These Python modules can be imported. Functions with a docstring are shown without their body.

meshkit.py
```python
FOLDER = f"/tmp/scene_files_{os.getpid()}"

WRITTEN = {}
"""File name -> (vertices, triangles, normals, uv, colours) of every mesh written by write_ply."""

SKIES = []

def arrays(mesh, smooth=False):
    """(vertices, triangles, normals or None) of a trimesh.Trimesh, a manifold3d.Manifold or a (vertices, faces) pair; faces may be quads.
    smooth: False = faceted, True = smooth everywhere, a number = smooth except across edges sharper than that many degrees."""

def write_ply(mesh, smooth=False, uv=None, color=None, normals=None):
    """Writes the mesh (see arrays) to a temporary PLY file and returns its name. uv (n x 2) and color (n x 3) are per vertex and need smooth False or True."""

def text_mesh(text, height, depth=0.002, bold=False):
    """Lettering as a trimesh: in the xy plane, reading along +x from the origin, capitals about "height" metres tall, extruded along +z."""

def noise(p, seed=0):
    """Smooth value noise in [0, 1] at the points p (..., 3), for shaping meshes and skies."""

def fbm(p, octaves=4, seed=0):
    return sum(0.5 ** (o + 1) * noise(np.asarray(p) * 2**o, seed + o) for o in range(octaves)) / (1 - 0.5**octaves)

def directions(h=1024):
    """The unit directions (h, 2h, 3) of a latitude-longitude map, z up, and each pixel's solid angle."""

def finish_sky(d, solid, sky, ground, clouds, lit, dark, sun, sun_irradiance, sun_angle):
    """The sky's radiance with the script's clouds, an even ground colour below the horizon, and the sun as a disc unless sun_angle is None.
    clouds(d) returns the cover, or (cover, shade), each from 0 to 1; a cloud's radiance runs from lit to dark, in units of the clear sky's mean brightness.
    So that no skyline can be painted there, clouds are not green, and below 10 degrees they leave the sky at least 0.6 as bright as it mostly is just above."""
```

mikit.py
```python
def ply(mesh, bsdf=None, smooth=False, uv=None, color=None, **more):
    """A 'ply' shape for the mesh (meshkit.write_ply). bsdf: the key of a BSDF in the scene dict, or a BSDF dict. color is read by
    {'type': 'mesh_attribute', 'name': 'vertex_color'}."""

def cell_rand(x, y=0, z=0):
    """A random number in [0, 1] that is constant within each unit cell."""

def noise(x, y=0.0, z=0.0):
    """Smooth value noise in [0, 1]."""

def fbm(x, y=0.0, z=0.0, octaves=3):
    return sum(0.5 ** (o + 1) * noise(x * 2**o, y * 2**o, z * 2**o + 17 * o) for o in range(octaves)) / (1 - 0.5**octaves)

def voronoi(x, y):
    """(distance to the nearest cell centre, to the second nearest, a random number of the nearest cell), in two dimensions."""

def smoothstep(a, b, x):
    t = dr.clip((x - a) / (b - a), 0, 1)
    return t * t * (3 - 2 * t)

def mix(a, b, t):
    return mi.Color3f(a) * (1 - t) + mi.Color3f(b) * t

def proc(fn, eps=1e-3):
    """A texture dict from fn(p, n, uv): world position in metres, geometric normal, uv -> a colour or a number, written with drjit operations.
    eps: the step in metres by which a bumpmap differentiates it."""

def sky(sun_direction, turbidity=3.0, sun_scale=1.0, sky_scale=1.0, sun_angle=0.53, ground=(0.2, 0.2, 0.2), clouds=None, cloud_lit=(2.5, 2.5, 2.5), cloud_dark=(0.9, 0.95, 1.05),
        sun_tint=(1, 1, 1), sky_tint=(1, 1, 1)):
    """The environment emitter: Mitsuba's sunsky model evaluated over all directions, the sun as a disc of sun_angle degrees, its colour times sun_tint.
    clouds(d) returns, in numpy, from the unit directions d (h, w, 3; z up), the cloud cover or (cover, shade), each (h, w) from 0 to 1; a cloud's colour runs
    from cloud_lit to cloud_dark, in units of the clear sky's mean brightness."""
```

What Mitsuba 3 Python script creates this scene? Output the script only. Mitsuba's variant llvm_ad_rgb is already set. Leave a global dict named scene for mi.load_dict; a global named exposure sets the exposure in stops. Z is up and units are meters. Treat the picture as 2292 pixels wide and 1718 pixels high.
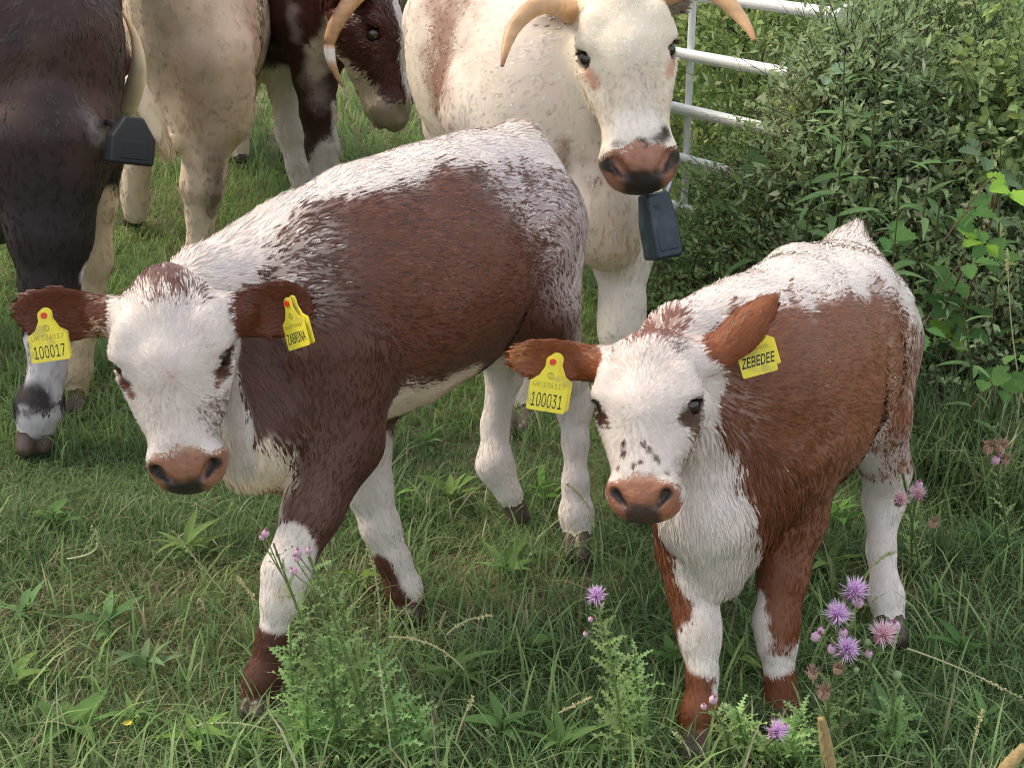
import math, random
import numpy as np
import trimesh
import drjit as dr
import mitsuba as mi
import mikit, meshkit
from shapely.geometry import Polygon, Point, box as sbox
from shapely.ops import unary_union

# ---------------------------------------------------------------- camera, sky, exposure
CAM_H, PITCH, FOV = 1.75, 21.0, 38.97
TH = math.radians(PITCH)
EYE = np.array([0.0, 0.0, CAM_H])
FWD = np.array([0, math.cos(TH), -math.sin(TH)])
RIGHT = np.array([1.0, 0, 0])
UPV = np.array([0, math.sin(TH), math.cos(TH)])
scene, labels = {}, {}
scene['camera'] = {'type': 'perspective', 'fov': FOV, 'near_clip': 0.05, 'far_clip': 200.0,
                   'to_world': mi.ScalarTransform4f().look_at(origin=EYE.tolist(), target=(EYE + FWD).tolist(), up=[0, 0, 1])}
scene['sky_light'] = mikit.sky((-0.72, 0.22, 0.80), turbidity=3, sun_scale=0.35, sun_angle=16.0, clouds=lambda d: 0.8 + 0.0 * d[..., 2], cloud_lit=(2.3, 2.33, 2.4))
exposure = 2.52

# ---------------------------------------------------------------- small helpers
FPX = 1146.0 / math.tan(math.radians(FOV / 2))


def at(px, py, depth):
    """world point that stands `depth` metres ahead (y) along the sight line of a spot of the 2292 x 1718 photograph"""
    d = FWD + (px - 1146) / FPX * RIGHT - (py - 859) / FPX * UPV
    return EYE + d * (depth / d[1])


def gnd(px, py, z=0.0):
    d = FWD + (px - 1146) / FPX * RIGHT - (py - 859) / FPX * UPV
    return EYE + d * ((z - CAM_H) / d[2])


def unit(v):
    v = np.asarray(v, float)
    return v / (np.linalg.norm(v, axis=-1, keepdims=True) + 1e-12)


def A(*v):
    return np.array(v, float)


def smooth(a, b, x):
    t = np.clip((x - a) / (b - a), 0, 1)
    return t * t * (3 - 2 * t)


def srgb(r, g, b):
    c = np.array([r, g, b], float) / 255
    return np.where(c < 0.04045, c / 12.92, ((c + 0.055) / 1.055) ** 2.4)


VC = {'type': 'mesh_attribute', 'name': 'vertex_color'}


def bs(key, **kw):
    scene[key] = {'type': 'twosided', 'bsdf': {'type': 'principled', **kw}}


def rgb(c):
    return {'type': 'rgb', 'value': [float(x) for x in c]}


bs('coat_skin', base_color=VC, roughness=0.62, specular=0.25)
bs('coat_hair', base_color=VC, roughness=0.40, specular=0.4)
scene['wet_muzzle'] = {'type': 'twosided', 'bsdf': {'type': 'bumpmap', 'arbitrary': mikit.proc(lambda p, n, uv: 0.0011 * mikit.noise(p.x * 420, p.y * 420, p.z * 420) + 0.0012 * mikit.noise(p.x * 170, p.y * 170, p.z * 170), eps=4e-4), 'scale': 1.0, 'bsdf': {'type': 'principled', 'base_color': VC, 'roughness': 0.4, 'specular': 0.5}}}
bs('horny', base_color=VC, roughness=0.42, specular=0.45)
bs('eye_dark', base_color=VC, roughness=0.06, specular=0.6, clearcoat=1.0, clearcoat_gloss=0.98)
scene['leaf'] = {'type': 'principledthin', 'base_color': VC, 'roughness': 0.42, 'diff_trans': 0.85, 'spec_trans': 0.0, 'eta': 1.4}
bs('matte', base_color=VC, roughness=0.8, specular=0.2)
bs('tag_yellow', base_color=mikit.proc(lambda p, n, uv: mikit.mix((0.80, 0.70, 0.05), (0.52, 0.44, 0.09), 0.75 * mikit.smoothstep(0.48, 0.72, mikit.fbm(p.x * 45, p.y * 45, p.z * 45)))), roughness=0.45, specular=0.45)
bs('tag_ink', base_color=rgb((0.02, 0.02, 0.02)), roughness=0.5)
bs('tag_faint', base_color=rgb(srgb(150, 140, 50)), roughness=0.5)
bs('tag_red', base_color=rgb(srgb(215, 60, 30)), roughness=0.4)


def put(key, shape, parent=None):
    full = key if parent is None else parent + '__' + key
    if full in scene or full in labels and parent is None and full in scene:
        i = 1
        while f'{full}_{i:03d}' in scene:
            i += 1
        full = f'{full}_{i:03d}'
    scene[full] = shape
    return full


USED = set()


def thing(name, label, cat, group=None):
    key, i = name, 0
    while key in USED:
        i += 1
        key = f'{name}_{i:03d}'
    USED.add(key)
    assert len(label.split()) <= 16, label
    labels[key] = {'label': label, 'category': cat}
    if group:
        labels[key]['group'] = group
    return key


def ply_n(v, f, n, c, bsdf):
    path = meshkit.write_ply((v, f), True, color=c, normals=n)
    return {'type': 'ply', 'filename': path, 'face_normals': False, 'bsdf': {'type': 'ref', 'id': bsdf}}


PALETTE = {}


def solid(col, kind):
    """key of a plain BSDF of about this colour ('leaf' or 'matte'), shared by all parts of that tone"""
    c = np.clip(np.asarray(col, float), .004, .85)
    lum = 2.0 ** (round(math.log2(c.max()) * 3) / 3)
    ch = np.round(c / c.max() * 12) / 12
    k = (kind, round(lum, 4), *ch)
    if k not in PALETTE:
        name = f'{kind}_tone_{len(PALETTE)}'
        c = rgb(np.minimum(ch * lum, .85))
        scene[name] = {**scene['leaf'], 'base_color': c} if kind == 'leaf' else {'type': 'twosided', 'bsdf': {'type': 'principled', 'base_color': c, 'roughness': .8, 'specular': .2}}
        PALETTE[k] = name
    return PALETTE[k]


def colored(mesh, color, bsdf, smooth=True):
    if np.ndim(color) == 1 and bsdf in ('leaf', 'matte'):
        return mikit.ply(mesh, solid(color, bsdf), smooth=smooth)
    if smooth not in (True, False):
        v, f, n = meshkit.arrays(mesh, smooth)
        path = meshkit.write_ply((v, f), True, color=np.tile(color, (len(v), 1)) if np.ndim(color) == 1 else color, normals=n)
        return {'type': 'ply', 'filename': path, 'face_normals': False, 'bsdf': {'type': 'ref', 'id': bsdf}}
    v, f, n = meshkit.arrays(mesh)
    c = np.tile(color, (len(v), 1)) if np.ndim(color) == 1 else color
    return mikit.ply((v, f), bsdf, smooth=smooth, color=c)


def tube(pts, rad, sides=6, cap=True):
    p = np.asarray(pts, float)
    rad = np.broadcast_to(rad, (len(p),))
    t = unit(np.gradient(p, axis=0))
    ref = A(0.123, 0.31, 0.94) if abs(t[:, 2]).mean() < 0.8 else A(0.9, 0.31, 0.1)
    a = unit(np.cross(t, ref))
    b = np.cross(t, a)
    ang = np.arange(sides) * 2 * np.pi / sides
    v = p[:, None] + rad[:, None, None] * (np.cos(ang)[None, :, None] * a[:, None] + np.sin(ang)[None, :, None] * b[:, None])
    n = len(p)
    i, j = np.meshgrid(np.arange(n - 1), np.arange(sides), indexing='ij')
    q = np.stack([i * sides + j, i * sides + (j + 1) % sides, (i + 1) * sides + (j + 1) % sides, (i + 1) * sides + j], -1).reshape(-1, 4)
    f = np.vstack([q[:, [0, 2, 1]], q[:, [0, 3, 2]]])
    v = v.reshape(-1, 3)
    if cap:
        v = np.vstack([v, p[:1], p[-1:]])
        k = np.arange(sides)
        f = np.vstack([f, np.stack([k, (k + 1) % sides, k * 0 + n * sides], 1), np.stack([(n - 1) * sides + (k + 1) % sides, (n - 1) * sides + k, k * 0 + n * sides + 1], 1)])
    return v, f


def curve(ctrl, n):
    """smooth curve through control points"""
    from scipy.interpolate import CubicSpline
    c = np.asarray(ctrl, float)
    d = np.r_[0, np.cumsum(np.linalg.norm(np.diff(c, axis=0), axis=1) + 1e-6)]
    return CubicSpline(d, c)(np.linspace(0, d[-1], n))


def join(parts):
    vs, fs, k = [], [], 0
    for v, f in parts:
        vs.append(v)
        fs.append(np.asarray(f) + k)
        k += len(v)
    return np.vstack(vs), np.vstack(fs)
# ---------------------------------------------------------------- bodies: smooth unions of tapered, flattened bones
class E:
    """a bone from a to b: half widths (across `side`, along the other axis) at both ends"""

    def __init__(s, a, b, ra, rb=None, side=None, k=0.02, flow=None, hl=0.014, lift=0.09, zone=''):
        s.a, s.b = np.asarray(a, float), np.asarray(b, float)
        rb = ra if rb is None else rb
        s.ra = A(*ra) if np.ndim(ra) else A(ra, ra)
        s.rb = A(*rb) if np.ndim(rb) else A(rb, rb)
        L = np.linalg.norm(s.b - s.a)
        s.u = (s.b - s.a) / L if L > 1e-9 else A(0, 0, 1)
        s.L = max(L, 1e-9)
        side = A(1, 0.02, 0.03) if side is None else np.asarray(side, float)
        side = side - s.u * (side @ s.u)
        s.side = unit(side)
        s.up = np.cross(s.u, s.side)
        s.k, s.hl, s.lift, s.zone = k, hl, lift, zone
        s.flow = s.u if flow is None else flow

    def __call__(s, p):
        d = p - s.a
        t = np.clip(d @ s.u / s.L, 0, 1)
        q = d - (t * s.L)[:, None] * s.u
        w = s.ra[0] + (s.rb[0] - s.ra[0]) * t
        h = s.ra[1] + (s.rb[1] - s.ra[1]) * t
        m = np.minimum(w, h)
        l, v, x = q @ s.side, q @ s.up, q @ s.u
        k0 = np.sqrt((l / w) ** 2 + (v / h) ** 2 + (x / m) ** 2)
        k1 = np.sqrt((l / w ** 2) ** 2 + (v / h ** 2) ** 2 + (x / m ** 2) ** 2)
        return np.where(k1 > 1e-6, k0 * (k0 - 1) / np.maximum(k1, 1e-6), -m)


def smin(a, b, k):
    h = np.maximum(k - np.abs(a - b), 0) / k
    return np.minimum(a, b) - h * h * k * 0.25


def nets(F, origin, h):
    """naive surface nets of the grid F (negative inside)"""
    ins = F < 0
    c = [ins[a:ins.shape[0] - 1 + a, b:ins.shape[1] - 1 + b, d:ins.shape[2] - 1 + d] for a in (0, 1) for b in (0, 1) for d in (0, 1)]
    s = sum(x.astype(np.int8) for x in c)
    cells = np.argwhere((s > 0) & (s < 8))
    idx = np.full(s.shape, -1, np.int32)
    idx[tuple(cells.T)] = np.arange(len(cells))
    corner = np.array([[a, b, d] for a in (0, 1) for b in (0, 1) for d in (0, 1)])
    val = np.stack([F[tuple((cells + o).T)] for o in corner], 1)
    acc, cnt = np.zeros((len(cells), 3)), np.zeros(len(cells))
    for i in range(8):
        for j in range(i + 1, 8):
            if np.abs(corner[i] - corner[j]).sum() == 1:
                cr = (val[:, i] < 0) != (val[:, j] < 0)
                den = val[:, i] - val[:, j]
                t = np.where(cr, val[:, i] / np.where(den == 0, 1, den), 0)
                acc += cr[:, None] * (corner[i] + t[:, None] * (corner[j] - corner[i]))
                cnt += cr
    v = origin + h * (cells + acc / cnt[:, None])
    faces = []
    for ax in range(3):
        o1, o2 = [(1, 2), (2, 0), (0, 1)][ax]
        sl = [slice(None)] * 3
        a, b = [slice(None)] * 3, [slice(None)] * 3
        a[ax], b[ax] = slice(0, -1), slice(1, None)
        e = np.argwhere(ins[tuple(a)] != ins[tuple(b)])
        e = e[(e[:, o1] > 0) & (e[:, o2] > 0) & (e[:, o1] < s.shape[o1]) & (e[:, o2] < s.shape[o2]) & (e[:, ax] < s.shape[ax])]
        first = ins[tuple(e.T)]
        q = []
        for d1, d2 in ((1, 1), (0, 1), (0, 0), (1, 0)):
            m = e.copy()
            m[:, o1] -= d1
            m[:, o2] -= d2
            q.append(idx[tuple(m.T)])
        q = np.stack(q, 1)
        q[~first] = q[~first][:, ::-1]
        faces.append(q)
    q = np.vstack(faces)
    return v, np.vstack([q[:, [0, 1, 2]], q[:, [0, 2, 3]]])


def body_mesh(bones, cuts, h, warp=None):
    lo = np.min([np.minimum(b.a - max(b.ra.max(), b.rb.max()), b.b - max(b.ra.max(), b.rb.max())) for b in bones], 0) - 0.04
    hi = np.max([np.maximum(b.a + max(b.ra.max(), b.rb.max()), b.b + max(b.ra.max(), b.rb.max())) for b in bones], 0) + 0.04
    B = 8
    nb = np.ceil((hi - lo) / (h * B)).astype(int)
    ctr = np.stack(np.meshgrid(*[np.arange(n) for n in nb], indexing='ij'), -1).reshape(-1, 3)
    cp = lo + (ctr + 0.5) * h * B
    coarse = np.stack([b(cp) for b in bones], 1)
    half = h * B * 0.87
    near = (np.abs(coarse.min(1)) < half * 1.6 + 0.03) | ((coarse.min(1) < 0) & (coarse.min(1) > -half * 2.2))
    ids, coarse = ctr[near], coarse[near]
    g = np.stack(np.meshgrid(*[np.arange(B)] * 3, indexing='ij'), -1).reshape(-1, 3)
    P = (lo + h * (ids[:, None] * B + g)).reshape(-1, 3)
    acc = np.full(len(P), 0.5)
    cut_near = half + 0.07
    for i, b in enumerate(bones):
        m = np.repeat(coarse[:, i] < np.maximum(cut_near + b.k, 0), B ** 3)
        if m.any():
            acc[m] = smin(acc[m], b(P[m]), b.k)
    for c in cuts:
        m = np.repeat(c(lo + (ids + 0.5) * h * B) < cut_near, B ** 3)
        if m.any():
            acc[m] = -smin(-acc[m], c(P[m]), c.k)
    inside = (coarse.min(1) < 0)
    full = np.full(nb * B, 0.5, np.float32)
    allin = ctr[~near]
    if len(allin):
        cin = np.stack([b(lo + (allin + 0.5) * h * B) for b in bones], 1).min(1) < 0
        for k in allin[cin] * B:
            full[k[0]:k[0] + B, k[1]:k[1] + B, k[2]:k[2] + B] = -0.5
    I = (ids[:, None] * B + g).reshape(-1, 3)
    full[tuple(I.T)] = acc
    v, f = nets(full, lo, h)
    m = trimesh.Trimesh(v, f, process=False)
    parts = trimesh.graph.connected_components(m.face_adjacency, nodes=np.arange(len(f)), min_len=1)
    keep = max(parts, key=len)
    f = f[keep]
    used, inv = np.unique(f, return_inverse=True)
    v, f = v[used], inv.reshape(-1, 3)
    # light Taubin smoothing
    e = np.vstack([f[:, [0, 1]], f[:, [1, 2]], f[:, [2, 0]]])
    from scipy.sparse import coo_matrix
    W = coo_matrix((np.ones(len(e)), (e[:, 0], e[:, 1])), (len(v), len(v))).tocsr()
    W = W + W.T
    deg = np.asarray(W.sum(1)).ravel()
    for lam in (0.5, -0.52, 0.5, -0.52):
        v = v + lam * ((W @ v) / deg[:, None] - v)
    return v, f


def vnormals(v, f):
    n = np.zeros_like(v)
    fn = np.cross(v[f[:, 1]] - v[f[:, 0]], v[f[:, 2]] - v[f[:, 0]])
    for k in range(3):
        np.add.at(n, f[:, k], fn)
    return unit(n)


class Paint:
    """coat markings and a few painted highlights as volumes laid on the animal in order: (a, b, radius, colour, softness, noise, roan share)"""

    def __init__(s, base, seed=0, freq=14.0):
        s.base, s.st, s.seed, s.freq = np.asarray(base, float), [], seed, freq

    def blob(s, a, r, color, b=None, soft=0.12, noise=0.18, amount=1.0, freq=None, bare=False):
        s.st.append((np.asarray(a, float), np.asarray(a if b is None else b, float), r, np.asarray(color, float), soft, noise, amount, freq or s.freq))
        return s

    def __call__(s, p, rnd=None, flow=None):
        c = np.tile(s.base, (len(p), 1))
        for i, (a, b, r, col, soft, noise, amount, freq) in enumerate(s.st):
            L = np.linalg.norm(b - a)
            u = (b - a) / L if L > 0 else A(0, 0, 1)
            d = p - a
            t = np.clip(d @ u, 0, L)
            dist = np.linalg.norm(d - t[:, None] * u, axis=1) / r
            near = dist < 1.8
            if not near.any():
                continue
            nz = np.zeros(len(p))
            nz[near] = (meshkit.fbm(p[near] * freq + 31.7 * i, 3, s.seed + i) - 0.5) * 2
            m = (1 - smooth(1 - soft, 1 + soft, dist + noise * nz)) * amount
            if rnd is None:
                c = c * (1 - m[:, None]) + col * m[:, None]
            else:
                c = np.where((rnd < m)[:, None], col, c)
        return c


def grow_hair(v, f, n, bones, paint, count, width, seed, bare, dens, dark=0.0, gain=1.0, curl=0.25, lenmap=None, blend=0.0, tone=1.0):
    rng = np.random.default_rng(seed)
    tri = v[f]
    area = np.linalg.norm(np.cross(tri[:, 1] - tri[:, 0], tri[:, 2] - tri[:, 0]), axis=1) / 2
    area = area * (~bare[f].any(1)) * dens[f].mean(1)
    D = np.stack([b(v) for b in bones], 1)
    Wt = np.exp(-np.maximum(D - D.min(1, keepdims=True), 0) / 0.015)
    Wt /= Wt.sum(1, keepdims=True)
    flow = np.zeros_like(v)
    for i, b in enumerate(bones):
        fl = b.flow(v) if callable(b.flow) else np.broadcast_to(b.flow, v.shape)
        flow += Wt[:, i:i + 1] * fl
    hl = Wt @ np.array([b.hl for b in bones])
    lift = Wt @ np.array([b.lift for b in bones])
    per = 6
    n_lock = count // per
    count = n_lock * per
    pick = rng.choice(len(f), n_lock, p=area / area.sum())
    r1, r2 = np.sqrt(rng.random(n_lock)), rng.random(n_lock)
    bc = np.stack([1 - r1, r1 * (1 - r2), r1 * r2], 1)
    fi = f[pick]
    P = np.einsum('nk,nkj->nj', bc, v[fi])
    N = unit(np.einsum('nk,nkj->nj', bc, n[fi]))
    T = np.einsum('nk,nkj->nj', bc, flow[fi])
    hl, lift = (bc * hl[fi]).sum(1), (bc * lift[fi]).sum(1)
    if lenmap is not None:
        m1, m2 = lenmap(P, N)
        hl, lift = hl * m1, lift + m2
    # tufts: neighbouring hairs lean the same way
    for fr, amp in ((16.0, 0.9), (60.0, 0.8)):
        T = T + curl * amp * (np.stack([meshkit.noise(P * fr + o, seed + 5) for o in (0, 57.3, 91.1)], 1) - 0.5) * 2
    T = unit(T - N * (T * N).sum(1, keepdims=True))
    rep = lambda q: np.repeat(q, per, 0)
    lock_tone, lock_pick = rep(rng.normal(size=n_lock)), rep(rng.random(n_lock))
    R = rep(P)
    P, N, T, hl, lift = R, rep(N), rep(T), rep(hl), rep(lift)
    run, side0 = rng.random((count, 1)) * 2 - 1, np.cross(N, T)
    across = rng.normal(size=(count, 1))
    P = P + T * run * hl[:, None] * 0.55 + side0 * across * width * 0.9
    T = unit(T - side0 * across * 0.10)
    lift = np.maximum(lift, .07)
    d = unit(T + N * (lift * (0.6 + 0.8 * rng.random(count)))[:, None] + 0.055 * rng.normal(size=(count, 3)))
    S = unit(np.cross(d, N))
    L = hl * (0.65 + 0.7 * rng.random(count))
    w = width * np.clip(hl / .0125, .5, 1.25 if width < .003 else 1.0) * (0.7 + 0.6 * rng.random(count))
    base = P - N * 0.0001
    bend = -N * (0.10 * L)[:, None]
    mid = base + d * (0.42 * L)[:, None]
    tip = base + d * L[:, None] + bend
    V = np.stack([base, mid + S * w[:, None] * 0.5, mid - S * w[:, None] * 0.5, tip], 1)
    k = np.arange(count)[:, None] * 4
    F = np.concatenate([k + [0, 1, 2], k + [2, 1, 3]], 1).reshape(-1, 3)
    clump = rep(meshkit.noise(R[::per] * 45, seed + 9))
    rnd = np.clip(0.25 * rng.random(count) + 0.5 * lock_pick + 0.25 * rep(meshkit.noise(R[::per] * 70, seed + 2)), 0, 0.999)
    C = paint(R, rnd)
    if blend:
        C = paint(R) * blend + C * (1 - blend)
    bright = C.mean(1)
    amp = 0.085 - 0.03 * smooth(.25, .6, bright)
    shade = (0.86 + 0.24 * clump) * np.exp((rng.normal(size=count) * 0.06 + lock_tone * amp) * tone) * gain
    C = np.clip(C * shade[:, None], 0, 0.9)
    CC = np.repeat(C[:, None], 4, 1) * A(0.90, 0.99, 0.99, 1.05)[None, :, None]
    NN = unit(N + 0.16 * S * rng.normal(size=(count, 1)) + 0.18 * d)
    return V.reshape(-1, 3), F, np.repeat(NN[:, None], 4, 1).reshape(-1, 3), np.clip(CC, 0, 0.9).reshape(-1, 3)


class Head:
    """frame of a head: x to its left side, f from the poll down the face, u out of the forehead; s scales the calf-sized template"""

    def __init__(s, poll, F, U, size, wide=1.0):
        s.o, s.F = np.asarray(poll, float), unit(F)
        s.U = unit(np.asarray(U) - s.F * (np.asarray(U) @ s.F))
        s.X = np.cross(s.U, s.F)
        s.s, s.wide = size, wide

    def __call__(s, x, f, u):
        return s.o + s.s * (x * s.wide * s.X + f * s.F + u * s.U)

    def bones(s, hl=0.014, muzzle=1.0):
        P, z, X = s, s.s, s.X
        wh = P(0.0, 0.20, 0.0)

        def whorl(p):
            return unit(p - wh)

        def b(a, c, ra, rb, k=0.03, zone='head', h=hl, lf=0.22, flow=whorl):
            sc = lambda r: tuple(q * z for q in r) if np.ndim(r) else (r * z, r * z)
            ra, rb = sc(ra), sc(rb)
            ra, rb = (ra[0] * s.wide, ra[1]), (rb[0] * s.wide, rb[1])
            return E(P(*a), P(*c), ra, rb, X, k * z * 1.0, flow, h, lf, zone)
        m = muzzle
        out = [b((0, .100, -.092), (0, .17, -.08), (.078, .078), (.094, .080)),
               b((0, .060, -.088), (0, .09, -.08), (.048, .048), (.065, .055), .04, 'poll', hl * 1.5, .45),
               b((0, .18, -.078), (0, .33, -.060), (.083, .074), (.057, .049)),
               b((0, .335, -.062), (0, .375, -.064), (.062 * m, .050), (.069 * m, .049), .02, 'muzzle', hl * .5),
               b((0, .375, -.064), (0, .400, -.068), (.068 * m, .047), (.060 * m, .040), .02, 'muzzle', hl * .5),
               b((0, .12, -.155), (0, .345, -.108), (.058, .055), (.045, .034), .03),
               b((0, .37, -.108), (0, .395, -.104), (.044, .026), (.036, .022), .02, 'chin', hl * .8)]
        for q in (-1, 1):
            out += [b((q * .060, .17, -.130), (q * .050, .26, -.108), .054, .036, .03),
                    b((q * .068, .120, -.042), (q * .083, .156, -.046), .028, .027, .03),
                    b((q * .080, .205, -.07), (q * .055, .29, -.062), .024, .018, .03),
                    b((q * .044 * m, .362, -.036), (q * .038 * m, .398, -.050), .022, .017, .016, 'muzzle', hl * .3)]
            # eyelids
            ex = A(q * .0875, .182, -.060)
            for (df, du, dx) in ((-.019, .013, 0), (.019, .004, -.002)):
                out.append(b((ex[0] - q * .010, ex[1] + df - .004, ex[2] + .020), (ex[0] + q * .001, ex[1] + df * .6, ex[2] - .016), .0085, .0075, .012, 'lid', hl * .35))
        return out

    def cuts(s, m=1.0):
        z, out = s.s, []
        for q in (-1, 1):
            out.append(E(s(q * .088, .178, -.050), s(q * .090, .188, -.054), .017 * z, .016 * z, k=.008 * z))
            out.append(E(s(q * .047 * m, .378, -.020), s(q * .029 * m, .404, -.026), (.010 * z, .016 * z), (.008 * z, .014 * z), k=.006 * z))
        out.append(E(s(-.05 * m, .432, -.085), s(.05 * m, .432, -.085), .010 * z, .010 * z, k=.006 * z))
        return out

    def eyes(s, k=1.0):
        return [(s(q * (.0825 + .012 * (1 - k)), .182, -.058), .0215 * s.s * k) for q in (-1, 1)]


class Ear(E):
    """a cupped leaf shape from a to b; w half width, th half thickness, cup: how far the rims bend towards the inside"""

    def __init__(s, a, b, face, w, th, cup, k=0.02, hl=0.012, point=False):
        side = np.cross(unit(np.asarray(b) - a), unit(face))
        E.__init__(s, a, b, (w, th), (w, th), side, k, hl=hl, lift=.25, zone='ear')
        s.point = point
        s.w, s.th, s.cup, s.out = w, th, cup, 1.0 if s.up @ np.asarray(face) > 0 else -1.0

    def __call__(s, p):
        d = p - s.a
        t = np.clip(d @ s.u / s.L, 0, 1)
        x = d @ s.u - t * s.L
        l = d @ s.side
        w = s.w * (0.62 + 0.38 * np.sin(np.clip(t / 0.55, 0, 1) * np.pi / 2)) * np.sqrt(np.clip(1 - (np.clip((t - .40) / .62, 0, 1) ** 1.7 if s.point else np.clip((t - .50) / .53, 0, 1) ** 3), 0.012, 1))
        v = s.out * (d @ s.up) - s.cup * (np.clip(np.abs(l / s.w), 0, 1.6) ** 2 - 0.35) + 0.3 * s.cup * np.sin(t * np.pi)
        th = s.th * (1.5 - 0.6 * t)
        k0 = np.sqrt((l / w) ** 2 + (v / th) ** 2 + (x / th) ** 2)
        k1 = np.sqrt((l / w ** 2) ** 2 + (v / th ** 2) ** 2 + (x / th ** 2) ** 2)
        return np.where(k1 > 1e-6, k0 * (k0 - 1) / np.maximum(k1, 1e-6), -th) * 0.8


def ear_bones(root, tip, face, w, thick=0.0085, hl=0.013, base=None, br=.046, cup=0.02, point=False):
    """an ear from root to tip; face: the way its inside looks"""
    root, tip, face = map(np.asarray, (root, tip, face))
    ax = tip - root
    side = np.cross(unit(ax), unit(face))
    stub = [] if base is None else [E(base, root + ax * .06, (br, br * .9), (w * .62, w * .42), side=side, k=.03, hl=.010, lift=.3, zone='head')]
    return stub + [Ear(root - ax * 0.06, tip, face, w, thick, cup, hl=hl, point=point)], []


def limb(pts, radii, k=0.02, hl=0.009, zone='leg', k0=0.05):
    out = []
    for i in range(len(pts) - 1):
        out.append(E(pts[i], pts[i + 1], radii[i], radii[i + 1], k=k0 if i == 0 else k, hl=hl, lift=0.18, zone=zone))
    return out


def hoof_bones(top, ground, r, ahead, k=0.008):
    """two claws side by side, toes ahead"""
    top, ground, ahead = np.asarray(top, float), np.asarray(ground, float), unit(ahead)
    sd = unit(np.cross(ahead, A(0, 0, 1)))
    out = []
    for q in (-1, 1):
        g = ground + q * sd * r * 0.40 + ahead * r * 0.30
        out.append(E(top + q * sd * r * 0.3, g + A(0, 0, r * 0.42), (r * 0.50, r * 0.62), (r * 0.46, r * 0.80), sd, k=k if q < 0 else 0.003, hl=0.006, zone='hoof'))
    return out


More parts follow.
